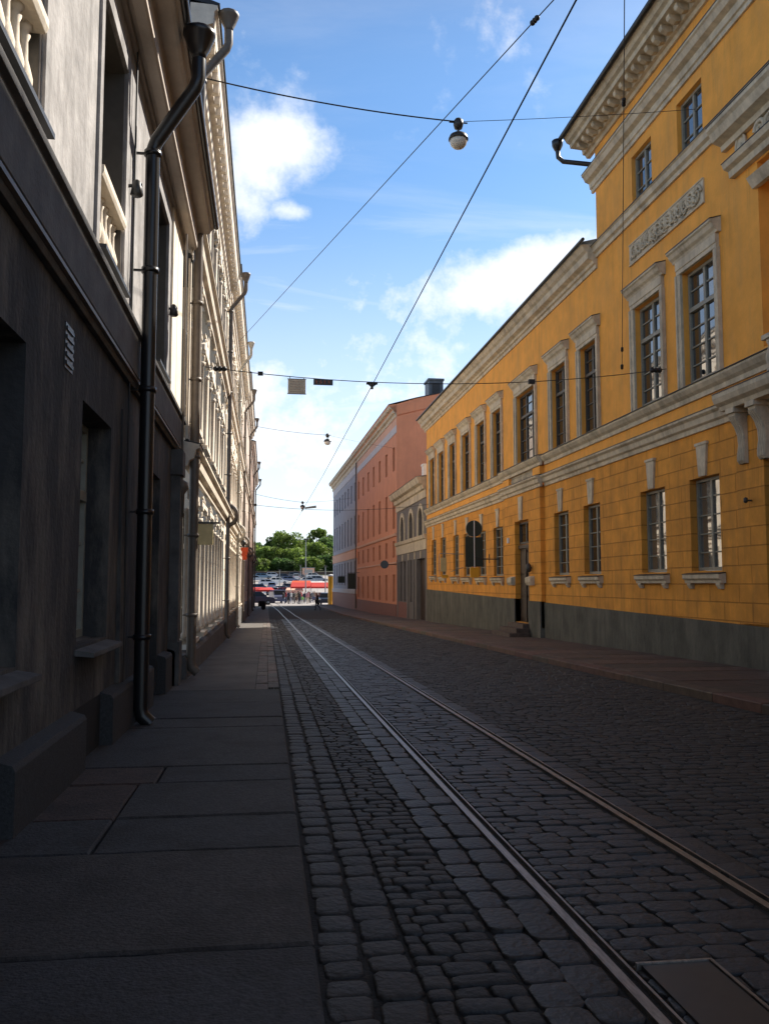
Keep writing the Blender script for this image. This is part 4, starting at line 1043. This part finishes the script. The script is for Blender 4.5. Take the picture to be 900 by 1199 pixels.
car('parked_car', 'dark navy car beside the yellow advertising column', G(xp(381, 116), 116), R(-100), (.02, .03, .055), 4.4, 1.8, 1.6)
row = [(322, 168, -5, (.75, .75, .76), 'white car in the far car park, left end of the first row'), (331, 172, 5, (.30, .31, .33), 'grey car in the far car park behind the crowd'),
       (341, 180, 0, (.05, .05, .06), 'black car in the far car park behind the red stalls'), (352, 190, 0, (.8, .8, .78), 'white rounded car in the far car park above the red stalls'),
       (305, 178, 3, (.05, .07, .12), 'navy car at the far left of the car park'), (314, 196, 0, (.6, .6, .62), 'silver car in the second far row, left'),
       (326, 204, 0, (.75, .74, .70), 'cream white car in the second far row, centre'), (339, 210, 2, (.12, .14, .22), 'dark blue car in the second far row'),
       (362, 205, 0, (.45, .46, .48), 'light grey car behind the stalls on the right'), (372, 212, 0, (.22, .24, .28), 'charcoal car farthest right in the far row'),
       (308, 226, 0, (.10, .18, .26), 'teal blue car in the topmost far row, left'), (320, 230, 0, (.55, .56, .58), 'silver car in the topmost far row'), (346, 232, 0, (.08, .08, .09), 'black car in the topmost far row')]
row += [(335, 166, 0, (.35, .06, .06), 'dark red car in the first far row behind the crowd'), (318, 184, 90, (.10, .16, .30), 'blue car turned end on in the far car park'), (346, 222, 90, (.5, .5, .52), 'silver car turned end on in the far row'),
        (367, 228, 0, (.65, .65, .62), 'white car in the topmost far row, right'), (300, 214, 0, (.4, .42, .45), 'grey car in the far row beside the left houses'), (333, 222, 0, (.06, .07, .09), 'black car in the topmost far row, centre')]
for px, y, a, c, lb in row:
    car('parked_car', lb, G(xp(px, y), y), R(a), c, 4.4, 1.75, 1.5)
# motor scooter
t = thing('motor_scooter', 'dark motor scooter parked at the far left pavement edge', 'scooter', G(xp(302, 92), 92), R(75))
mb = MB(); mb.prof([(-.15, .35), (.15, .35), (.17, .7), (.10, .82), (-.10, .82), (-.17, .7)], -.85, -.1); mb.prof([(-.16, .28), (.16, .28), (.16, .36), (-.16, .36)], -.1, .5); mb.prof([(-.2, .3), (.2, .3), (.16, .95), (-.16, .95)], .5, .62); mb.build('body', 'pipe_black', t)
mb = MB(); mb.prof([(-.13, .8), (.13, .8), (.1, .92), (-.1, .92)], -.8, -.15); mb.build('seat', 'rubber', t)
mb = MB(); mb.tube([(-.34, .48, 1.08), (0, .55, 1.02), (.34, .48, 1.08)], .02, 6); mb.tube([(0, .55, 1.02), (0, .72, .3)], .035, 6); mb.build('handlebar', 'lamp_metal', t)
for y in (-.62, .74):
    mb = MB(); mb.lathe((0, y, .24), [(.14, -.05), (.24, -.045), (.24, .045), (.14, .05)], 14, 'x'); mb.build('wheel', 'rubber', t)

# advertising column, masts, stalls
t = thing('advertising_column', 'yellow advertising column with white cap at the blue corner', 'column', G(xp(386.5, 112.6), 112.6))
mb = MB(); mb.lathe((0, 0, 0), [(.42, 0), (.42, .15), (.38, .18), (.38, 3.7), (.42, 3.72)], 20); mb.build('shaft', 'yellow_paint', t)
mb = MB(); mb.lathe((0, 0, 3.72), [(.44, 0), (.46, .1), (.44, .16), (.2, .24), (.02, .28)], 20); mb.build('cap', 'white_paint', t)
def mast(px, y, h, lb, arm=.9):
    t = thing('street_light_mast', lb, 'street light', G(xp(px, y), y), group='tall lighting masts on the square')
    mb = MB(); mb.tube([(0, 0, 0), (0, 0, h)], [.11, .06], 8); mb.build('pole', 'grey_metal', t)
    mb = MB(); mb.box(-arm, arm, -.12, .12, h, h+.14); mb.box(-arm*.9, -arm*.35, -.2, .2, h-.08, h); mb.box(arm*.35, arm*.9, -.2, .2, h-.08, h); mb.build('lamp_head', 'lamp_metal', t)
mast(357, 135, 9.6, 'tall mast in front of the trees at the centre', .35)
mast(380, 142, 5.6, 'shorter mast left of the yellow column', .3)
mast(351, 185, 5.0, 'low mast beyond the red stalls', .3)
mast(327, 175, 4.4, 'low mast in the far car park', .3)
def stall(px, y, w, lb, m='red_cloth', d=3, h=2.3, rh=.7):
    t = thing('market_stall', lb, 'market stall', G(xp(px, y), y), group='market stalls with canvas roofs')
    mb = MB(); a = w/2; b = d/2
    mb.add([(-a, -b, h), (a, -b, h), (a, b, h), (-a, b, h), (-a*.85, 0, h+rh), (a*.85, 0, h+rh)], [(0, 1, 5, 4), (1, 2, 5), (2, 3, 4, 5), (3, 0, 4)])
    mb.box(-a, a, -b-.02, -b, h-.28, h); mb.box(-a, a, b, b+.02, h-.28, h); mb.build('canopy', m, t)
    for sx in (-1, 1):
        for sy in (-1, 1): mb = MB(); mb.tube([(sx*(a-.08), sy*(b-.08), 0), (sx*(a-.08), sy*(b-.08), h)], .03, 6); mb.build('post', 'white_paint', t)
    mb = MB(); mb.box(-a+.2, a-.2, -b+.1, -b+.9, .75, .85); mb.box(-a+.25, a-.25, -b+.12, -b+.14, .1, .75); mb.build('table', 'frame_red', t)
stall(300, 131, 5.4, 'low red canvas stall behind the dark estate car', 'red_cloth', 3, 1.9, .35)
stall(350, 146, 3.0, 'red stall, leftmost of the three above the crowd', 'red_cloth')
stall(361, 152, 3.2, 'red stall in the middle above the crowd')
stall(374, 145, 3.2, 'red stall nearest the yellow column')
stall(352, 158, 3.8, 'stall with pink faded canopy behind the red ones', 'orange_cloth', 3, 2.5, .7)
stall(371, 162, 3.0, 'white canopy stall behind the red ones on the right', 'white_cloth', 2.4, 2.3, .6)
stall(344, 152, 3, 'small faded pink canopy stall left of the red ones', 'pink_light', 2.5, 1.7, .4)
# low wall and kiosk below the trees
tag(sheet('wall', -40, 60, [243, 243.6], 1.2, 'stone_wall'), 'long low dark wall at the foot of the wooded hill', 'wall')
w_ = bpy.data.objects['wall']; bpy.data.objects.remove(w_)
mb = MB(); mb.box(-45, 70, 0, .5, -.3, .9); o = mb.build('retaining_wall', 'stone_wall', None, (0, 247, gz(247))); tag(o, 'long low dark wall at the foot of the wooded hill', 'wall')
t = thing('kiosk', 'reddish kiosk at the foot of the trees', 'kiosk', G(xp(360, 238), 238))
mb = MB(); mb.box(-1.6, 1.6, -1.2, 1.2, 0, 2.3); mb.build('body', 'pink_light', t); mb = MB(); mb.box(-1.8, 1.8, -1.4, 1.4, 2.3, 2.45); mb.build('roof', 'grey_metal', t)
mb = MB(); mb.box(-1.1, 1.1, -1.22, -1.2, 1.0, 1.9); mb.build('window', 'glass_dark', t)

# ------------------------------------------------------------------ people (one skinned body each)
def cloth(name, c): return mat(name, c, .85, .1, 8)
SH = {'black': cloth('black cloth', (.02, .02, .022)), 'navy': cloth('navy cloth', (.025, .03, .06)), 'white': cloth('white cloth', (.65, .65, .63)), 'red': cloth('red cloth', (.35, .03, .03)),
      'grey': cloth('grey cloth', (.16, .16, .17)), 'beige': cloth('beige cloth', (.42, .33, .24)), 'green': cloth('light green cloth', (.35, .65, .2)), 'pink': cloth('pink cloth', (.55, .25, .28)), 'brown': cloth('brown cloth', (.12, .07, .05)), 'jeans': cloth('denim', (.06, .09, .16))}
def person(label, x, y, rz, top, legs, h=1.74, pose='stand', bag=None):
    k = h/1.74
    st = .34 if pose == 'walk' else .06
    V = {'pel': (0, 0, .95), 'ch': (0, .02, 1.22), 'sh': (0, .01, 1.44), 'nk': (0, .03, 1.52), 'hd': (0, .05, 1.62), 'ht': (0, .04, 1.71),
         'hl': (-.09, 0, .90), 'kl': (-.10, st*.55, .50), 'al': (-.10, st*.5 if pose == 'walk' else .0, .09), 'tl': (-.11, st*.5+.16, .035),
         'hr': (.09, 0, .90), 'kr': (.10, -st*.1+.05, .50), 'ar': (.10, -st*1.0, .12 if pose == 'walk' else .09), 'tr': (.11, -st*1.0+.15, .04),
         'sl': (-.18, 0, 1.42), 'el': (-.23, -.06-st*.3, 1.14), 'wl': (-.23, .06-st*.2, .90), 'gl': (-.22, .09-st*.2, .82),
         'sr': (.18, 0, 1.42), 'er': (.23, -.02+st*.3, 1.14), 'wr': (.22, .12+st*.6, .93), 'gr': (.21, .16+st*.7, .86)}
    Rr = dict(pel=.145, ch=.14, sh=.11, nk=.055, hd=.095, ht=.075, hl=.095, kl=.065, al=.045, tl=.04, hr=.095, kr=.065, ar=.045, tr=.04, sl=.065, el=.047, wl=.033, gl=.035, sr=.065, er=.047, wr=.033, gr=.035)
    names = list(V); E = [('pel', 'ch'), ('ch', 'sh'), ('sh', 'nk'), ('nk', 'hd'), ('hd', 'ht'), ('pel', 'hl'), ('hl', 'kl'), ('kl', 'al'), ('al', 'tl'), ('pel', 'hr'), ('hr', 'kr'), ('kr', 'ar'), ('ar', 'tr'),
        ('sh', 'sl'), ('sl', 'el'), ('el', 'wl'), ('wl', 'gl'), ('sh', 'sr'), ('sr', 'er'), ('er', 'wr'), ('wr', 'gr')]
    me = bpy.data.meshes.new('person'); me.from_pydata([tuple(c*k for c in V[n]) for n in names], [(names.index(a), names.index(b)) for a, b in E], [])
    o = bpy.data.objects.new('person', me); COL.objects.link(o)
    md = o.modifiers.new('s', 'SKIN'); sk = me.skin_vertices[0].data
    for i, n in enumerate(names): sk[i].radius = (Rr[n]*k*(1.25 if n in ('pel', 'ch') else 1), Rr[n]*k*(.8 if n in ('pel', 'ch') else 1))
    sk[0].use_root = True
    o.modifiers.new('u', 'SUBSURF').levels = 1
    dg = bpy.context.evaluated_depsgraph_get(); dg.update(); m2 = bpy.data.meshes.new_from_object(o.evaluated_get(dg))
    o.modifiers.clear(); o.data = m2; m2.name = 'person'
    m2.materials.clear()
    for mm in (SH[top], SH[legs], M['skin'], M['hair'], M['rubber']): m2.materials.append(mm)
    for p in m2.polygons:
        p.use_smooth = True; z = p.center.z/k; x_ = abs(p.center.x)/k
        if z > 1.5: p.material_index = 3 if (z > 1.68 or (p.center.y < .02*k and z > 1.56)) else 2
        elif z < .1: p.material_index = 4
        elif x_ > .17 and z < .93: p.material_index = 2
        elif z < .93: p.material_index = 1
        else: p.material_index = 0
    o.location = G(x, y); o.rotation_euler.z = rz; tag(o, label, 'person', 'people by the market square')
    if bag:
        t_ = MB(); P = [(-.18, .0), (.18, .0), (.2, .3), (.12, .42), (-.12, .42), (-.2, .3)]; t_.xz(P, -.1, .1); t_.tube([(-.12, 0, .42), (0, 0, .6), (.12, 0, .42)], .012, 5)
        b_ = t_.build('shoulder_bag', SH[bag], None, (x-.32*math.cos(rz), y-.32*math.sin(rz), gz(y)+.7)); tag(b_, 'dark bag carried by the walking person on the right', 'bag')
person('person in dark clothes walking across the street end with a bag', xp(371, 89), 89, R(75), 'black', 'navy', 1.78, 'walk', 'black')
pp = [(331.5, 115, 'black', 'jeans', 'person in black top, leftmost of the crowd'), (334.5, 119, 'red', 'navy', 'person in dark red top near the left of the crowd'),
      (337.5, 114, 'navy', 'black', 'person in navy top and black trousers left in the crowd'), (340, 118, 'white', 'jeans', 'person in white top and jeans in the crowd'),
      (343.5, 115, 'black', 'grey', 'person in black top and grey trousers in the crowd'), (346, 119, 'beige', 'brown', 'person in beige jacket and brown trousers in the crowd'),
      (349, 116, 'brown', 'black', 'person in brown jacket at the crowd centre'), (351.5, 121, 'red', 'jeans', 'person in red top and jeans behind the crowd centre'),
      (353.5, 113.5, 'green', 'white', 'small child in light green at the front of the crowd'), (356, 118, 'navy', 'grey', 'person in navy top and grey trousers right of centre'),
      (359.5, 115, 'pink', 'beige', 'person in pink top near the right of the crowd'), (362, 119, 'black', 'black', 'person all in black near the right of the crowd'),
      (365, 121, 'grey', 'jeans', 'person in grey top and jeans, rightmost of the crowd'), (336.3, 125, 'white', 'black', 'person in white top behind the crowd left'),
      (344.6, 126, 'pink', 'navy', 'person in pink top and navy trousers behind the crowd'), (357.5, 127, 'white', 'beige', 'person in white top and beige trousers behind the crowd')]
pp += [(329, 122, 'grey', 'black', 'person in grey top at the left edge behind the crowd'), (333, 127, 'beige', 'jeans', 'person in beige top and jeans behind the crowd, left'), (348, 130, 'navy', 'beige', 'person in navy top and beige trousers by the red stalls'),
       (354.8, 123, 'black', 'brown', 'person in black top and brown trousers behind the child'), (361, 131, 'red', 'black', 'person in red top and black trousers under the red stalls'), (367.5, 126, 'brown', 'jeans', 'person in brown top and jeans right of the stalls'), (350.2, 112.5, 'black', 'navy', 'person in black top and navy trousers in front of the crowd')]
for i, (px, y, a, b, lb) in enumerate(pp):
    y += 6
    person(lb, xp(px, y), y, rnd.uniform(0, 6.28), a, b, 1.15 if 'child' in lb else rnd.uniform(1.62, 1.84), 'walk' if i % 3 == 0 else 'stand')

# ------------------------------------------------------------------ trees on the hill
def tree(label, x, y, h, w, lm, seed, kind='broadleaf_tree'):
    h = 1.46+(684-h)/1020*y-gz(y)
    rr = random.Random(seed); zb = gz(y)
    t = thing(kind, label, 'tree', (x, y, zb), group='trees on the hill behind the square')
    mb = MB(); mb.tube([(0, 0, -.3), (.1, 0, h*.25), (0, .2, h*.5), (.2, 0, h*.8)], [.45, .36, .25, .08], 8)
    for k in range(7):
        a = rr.random()*6.28; z = h*rr.uniform(.25, .6); l = w*rr.uniform(.25, .4)
        mb.tube([(0, 0, z), (math.cos(a)*l*.6, math.sin(a)*l*.6, z+l*.4), (math.cos(a)*l, math.sin(a)*l, z+l*.8)], [.16, .1, .04], 5)
    mb.build('trunk', 'bark', t)
    cl = []
    for k in range(30):
        a = rr.random()*6.28; zz = rr.uniform(.06, .9); rad = w/2*math.sqrt(max(.05, 1-((zz-.5)/.52)**2))*rr.uniform(.35, .95)
        cl.append((math.cos(a)*rad, math.sin(a)*rad, zz*h, w*rr.uniform(.12, .22), rr.uniform(.65, 1.35)))
    mb = MB(); 
    for (cx, cy, cz, cr, b) in cl:
        n = int(110*(cr/1.3)**2)+60
        for q in range(min(n, 260)):
            v = Vector((rr.gauss(0, 1), rr.gauss(0, 1), rr.gauss(0, 1))); v.normalize(); v *= cr*rr.uniform(.55, 1.08)
            v.z *= .8
            c = Vector((cx, cy, cz))+v; s_ = rr.uniform(.22, .5)
            d1 = Vector((rr.gauss(0, 1), rr.gauss(0, 1), rr.gauss(0, .6))).normalized(); d2 = d1.cross(Vector((rr.gauss(0, 1), rr.gauss(0, 1), rr.gauss(0, 1)))).normalized()
            bb = b*rr.uniform(.75, 1.25)
            mb.add([c-d1*s_, c+d2*s_*.6, c+d1*s_, c-d2*s_*.6], [(0, 1, 2, 3)], False, (bb*1.05, bb, bb*.9))
    mb.build('crown', lm, t)
T = [(296, 285, 638, 9, 'leaf_a', 'rounded light green tree by the left row corner'), (304, 300, 637, 9, 'leaf_b', 'tree second from left on the hill, darker'), (315, 278, 643, 11, 'leaf_a', 'broad light green tree in front, left of centre'),
     (321, 310, 630, 8, 'leaf_b', 'dark tree with flat top left of the highest ones'), (336, 305, 622, 13, 'leaf_a', 'big rounded tree left of the tall mast'), (345, 276, 645, 11, 'leaf_a', 'bright tree in front below the big rounded one'),
     (356, 312, 631, 9, 'leaf_b', 'dark tree right behind the tall mast'), (369, 300, 617, 8, 'leaf_a', 'tall pale topped tree right of the mast'), (372, 278, 637, 10, 'leaf_a', 'green tree in front, right of centre'),
     (382, 295, 629, 9, 'leaf_b', 'green tree beside the blue building corner'), (394, 305, 628, 10, 'leaf_b', 'tree mostly hidden behind the blue building'), (284, 300, 634, 10, 'leaf_b', 'tree mostly hidden behind the left row'), (329, 266, 656, 8, 'leaf_b', 'low shrubby tree at the wall, left of centre'), (360, 264, 655, 9, 'leaf_a', 'low shrubby tree at the wall, right of centre'),
     (302, 262, 657, 8, 'leaf_a', 'low shrubby tree at the wall, near the left row'), (384, 268, 652, 8, 'leaf_b', 'low shrubby tree at the wall, near the blue building')]
for i, (px, y, h, w, lm, lb) in enumerate(T): tree(lb, xp(px, y), y, h, w, lm, 100+i)

# ------------------------------------------------------------------ light
sun_dir = Vector((1, .68, 1.03)).normalized()   # towards the sun
el = math.asin(sun_dir.z); az = math.atan2(sun_dir.x, sun_dir.y)   # azimuth from +Y towards +X
ld = bpy.data.lights.new('sun', 'SUN'); ld.energy = 5.0; ld.angle = R(.53); ld.color = (1, .93, .82)
lo_ = bpy.data.objects.new('sun', ld); COL.objects.link(lo_); lo_.rotation_euler = (-sun_dir).to_track_quat('-Z', 'Y').to_euler(); lo_.location = (40, 40, 60)
w = bpy.data.worlds.new('World'); sc.world = w; w.use_nodes = True
N, L_ = w.node_tree.nodes, w.node_tree.links
bg = N['Background']; bg.inputs['Strength'].default_value = .1
sky = N.new('ShaderNodeTexSky'); sky.sky_type = 'NISHITA'; sky.sun_disc = False; sky.sun_elevation = el; sky.sun_rotation = az
sky.air_density = 1.0; sky.dust_density = .3; sky.ozone_density = 3.0
tc = N.new('ShaderNodeTexCoord')
sp = N.new('ShaderNodeSeparateXYZ'); L_.new(tc.outputs['Generated'], sp.inputs[0])
def math_(op, a, b=None, c=None):
    n = N.new('ShaderNodeMath'); n.operation = op
    for i, x in enumerate((a, b, c)):
        if x is None: continue
        if isinstance(x, (int, float)): n.inputs[i].default_value = x
        else: L_.new(x, n.inputs[i])
    return n.outputs[0]
zc = math_('ADD', math_('MAXIMUM', sp.outputs['Z'], 0), .22)
cb = N.new('ShaderNodeCombineXYZ'); L_.new(math_('DIVIDE', sp.outputs['X'], zc), cb.inputs[0]); L_.new(math_('DIVIDE', sp.outputs['Y'], zc), cb.inputs[1])
n1 = N.new('ShaderNodeTexNoise'); n1.inputs['Scale'].default_value = 1.9; n1.inputs['Detail'].default_value = 9; n1.inputs['Roughness'].default_value = .58; n1.inputs['Distortion'].default_value = .35
mpn = N.new('ShaderNodeMapping'); mpn.inputs['Scale'].default_value = (1.0, .8, 1); mpn.inputs['Location'].default_value = (3.1, 1.7, 0); mpn.inputs['Rotation'].default_value = (0, 0, R(-25))
L_.new(cb.outputs[0], mpn.inputs['Vector']); L_.new(mpn.outputs[0], n1.inputs['Vector'])
n2 = N.new('ShaderNodeTexNoise'); n2.inputs['Scale'].default_value = 14; n2.inputs['Detail'].default_value = 8; n2.inputs['Roughness'].default_value = .65
L_.new(tc.outputs['Generated'], n2.inputs['Vector'])
def blob(d, r0, r1, amp):
    """a cloud placed in one direction of the sky"""
    v = N.new('ShaderNodeVectorMath'); v.operation = 'SUBTRACT'; L_.new(tc.outputs['Generated'], v.inputs[0]); v.inputs[1].default_value = d[:3]
    m = N.new('ShaderNodeMapping'); m.vector_type = 'POINT'; m.inputs['Rotation'].default_value = (0, d[3], 0); m.inputs['Scale'].default_value = (1/r0, 1, 1/r1); L_.new(v.outputs[0], m.inputs['Vector'])
    ln = N.new('ShaderNodeVectorMath'); ln.operation = 'LENGTH'; L_.new(m.outputs[0], ln.inputs[0])
    mr = N.new('ShaderNodeMapRange'); mr.interpolation_type = 'SMOOTHSTEP'; L_.new(ln.outputs['Value'], mr.inputs['Value'])
    mr.inputs['From Min'].default_value = 1.5; mr.inputs['From Max'].default_value = 0; mr.inputs['To Min'].default_value = 0; mr.inputs['To Max'].default_value = amp
    return mr.outputs[0]
CLOUDS = []  # filled below
def dirpx(x, y):
    f = 1020.; p = math.atan(84.5/f); q = math.atan(138/f*math.cos(p))
    F = Vector((math.sin(q)*math.cos(p), math.cos(q)*math.cos(p), math.sin(p))); Rr = Vector((math.cos(q), -math.sin(q), 0)); U = Rr.cross(F)
    return (F+Rr*((x-450)/f)+U*((599.5-y)/f)).normalized()
tot = None
for (x, y, r0, r1, rot, amp) in ((315, 170, .064, .046, 0, .85), (342, 247, .022, .013, 0, .7), (285, 205, .04, .05, 0, .35), (640, 318, .14, .042, R(-12), .9), (560, 340, .08, .03, 0, .5), (420, 335, .12, .035, R(18), .26), (430, 150, .02, .3, 0, .0)):
    d = dirpx(x, y); b_ = blob((d.x, d.y, d.z, rot), r0, r1, amp); tot = b_ if tot is None else math_('MAXIMUM', tot, b_)
# cover grows towards the horizon
hz = N.new('ShaderNodeMapRange'); hz.interpolation_type = 'SMOOTHSTEP'; L_.new(sp.outputs['Z'], hz.inputs['Value'])
hz.inputs['From Min'].default_value = .44; hz.inputs['From Max'].default_value = .10; hz.inputs['To Min'].default_value = -.12; hz.inputs['To Max'].default_value = .46
fw_ = N.new('ShaderNodeMapRange'); fw_.interpolation_type = 'SMOOTHSTEP'; L_.new(sp.outputs['Y'], fw_.inputs['Value']); fw_.inputs['From Min'].default_value = -.2; fw_.inputs['From Max'].default_value = .6; fw_.inputs['To Min'].default_value = -.5; fw_.inputs['To Max'].default_value = 0
tot = math_('ADD', tot, fw_.outputs[0])
dens = math_('ADD', math_('ADD', math_('MULTIPLY', math_('SUBTRACT', n1.outputs['Fac'], .5), 1.5), math_('MULTIPLY', math_('SUBTRACT', n2.outputs['Fac'], .5), 1.5)), math_('ADD', tot, hz.outputs[0]))
cf = N.new('ShaderNodeMapRange'); cf.interpolation_type = 'SMOOTHSTEP'; L_.new(dens, cf.inputs['Value'])
cf.inputs['From Min'].default_value = 0; cf.inputs['From Max'].default_value = .72; cf.inputs['To Max'].default_value = .93
up = N.new('ShaderNodeMapRange'); L_.new(sp.outputs['Z'], up.inputs['Value']); up.inputs['From Min'].default_value = 0; up.inputs['From Max'].default_value = .03
n4 = N.new('ShaderNodeTexNoise'); n4.inputs['Scale'].default_value = 2.2; n4.inputs['Detail'].default_value = 10; n4.inputs['Roughness'].default_value = .62; n4.inputs['Distortion'].default_value = .8
mp4 = N.new('ShaderNodeMapping'); mp4.inputs['Scale'].default_value = (.55, 2.0, 1); mp4.inputs['Rotation'].default_value = (0, 0, R(32)); mp4.inputs['Location'].default_value = (.7, 5.2, 0)
L_.new(cb.outputs[0], mp4.inputs['Vector']); L_.new(mp4.outputs[0], n4.inputs['Vector'])
ci = N.new('ShaderNodeMapRange'); ci.interpolation_type = 'SMOOTHSTEP'; L_.new(n4.outputs['Fac'], ci.inputs['Value']); ci.inputs['From Min'].default_value = .40; ci.inputs['From Max'].default_value = .74; ci.inputs['To Max'].default_value = .7
wide = N.new('ShaderNodeMapRange'); wide.interpolation_type = 'SMOOTHSTEP'; L_.new(sp.outputs['Z'], wide.inputs['Value']); wide.inputs['From Min'].default_value = .50; wide.inputs['From Max'].default_value = .15; wide.inputs['To Min'].default_value = .15; wide.inputs['To Max'].default_value = 1.0
ci_ = math_('MULTIPLY', ci.outputs[0], wide.outputs[0])
veil = N.new('ShaderNodeMapRange'); veil.interpolation_type = 'SMOOTHSTEP'; L_.new(sp.outputs['Z'], veil.inputs['Value']); veil.inputs['From Min'].default_value = .46; veil.inputs['From Max'].default_value = .0; veil.inputs['To Max'].default_value = .8
fac = math_('MULTIPLY', math_('MAXIMUM', math_('MAXIMUM', cf.outputs[0], ci_), veil.outputs[0]), up.outputs[0])
mx = N.new('ShaderNodeMix'); mx.data_type = 'RGBA'; L_.new(fac, mx.inputs['Factor']); tn_ = N.new('ShaderNodeVectorMath'); tn_.operation = 'MULTIPLY'; tn_.inputs[1].default_value = (.76, .95, 1.04); L_.new(sky.outputs[0], tn_.inputs[0]); L_.new(tn_.outputs[0], mx.inputs['A'])
mx.inputs['B'].default_value = (6.4, 6.6, 6.9, 1)
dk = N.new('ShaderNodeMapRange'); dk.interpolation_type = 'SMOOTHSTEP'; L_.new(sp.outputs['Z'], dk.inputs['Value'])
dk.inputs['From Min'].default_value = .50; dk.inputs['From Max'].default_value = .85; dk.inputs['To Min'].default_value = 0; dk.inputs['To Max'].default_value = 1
# added warm dimming of the unseen sky overhead, to deepen and warm shade
overhead_dim = N.new('ShaderNodeMix'); overhead_dim.data_type = 'RGBA'; L_.new(dk.outputs[0], overhead_dim.inputs['Factor']); overhead_dim.inputs['A'].default_value = (1, 1, 1, 1); overhead_dim.inputs['B'].default_value = (.95, .46, .28, 1)
scl = N.new('ShaderNodeVectorMath'); scl.operation = 'MULTIPLY'; L_.new(mx.outputs['Result'], scl.inputs[0]); L_.new(overhead_dim.outputs['Result'], scl.inputs[1])
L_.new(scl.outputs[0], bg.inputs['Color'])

# ------------------------------------------------------------------ camera
cd = bpy.data.cameras.new('Camera'); cam = bpy.data.objects.new('Camera', cd); COL.objects.link(cam); sc.camera = cam
cd.sensor_fit = 'HORIZONTAL'; cd.sensor_width = 36; cd.lens = 36*1020/900; cd.clip_end = 6000; cd.clip_start = .05
p_ = math.atan(84.5/1020); q_ = math.atan(138/1020*math.cos(p_))
cam.location = (0, 0, 1.46); cam.rotation_euler = (math.pi/2+p_, 0, -q_)
sc.render.resolution_x = 768; sc.render.resolution_y = 1024
sc.view_settings.view_transform = 'Standard'; sc.view_settings.look = 'None'; sc.view_settings.exposure = .85; sc.view_settings.gamma = 1
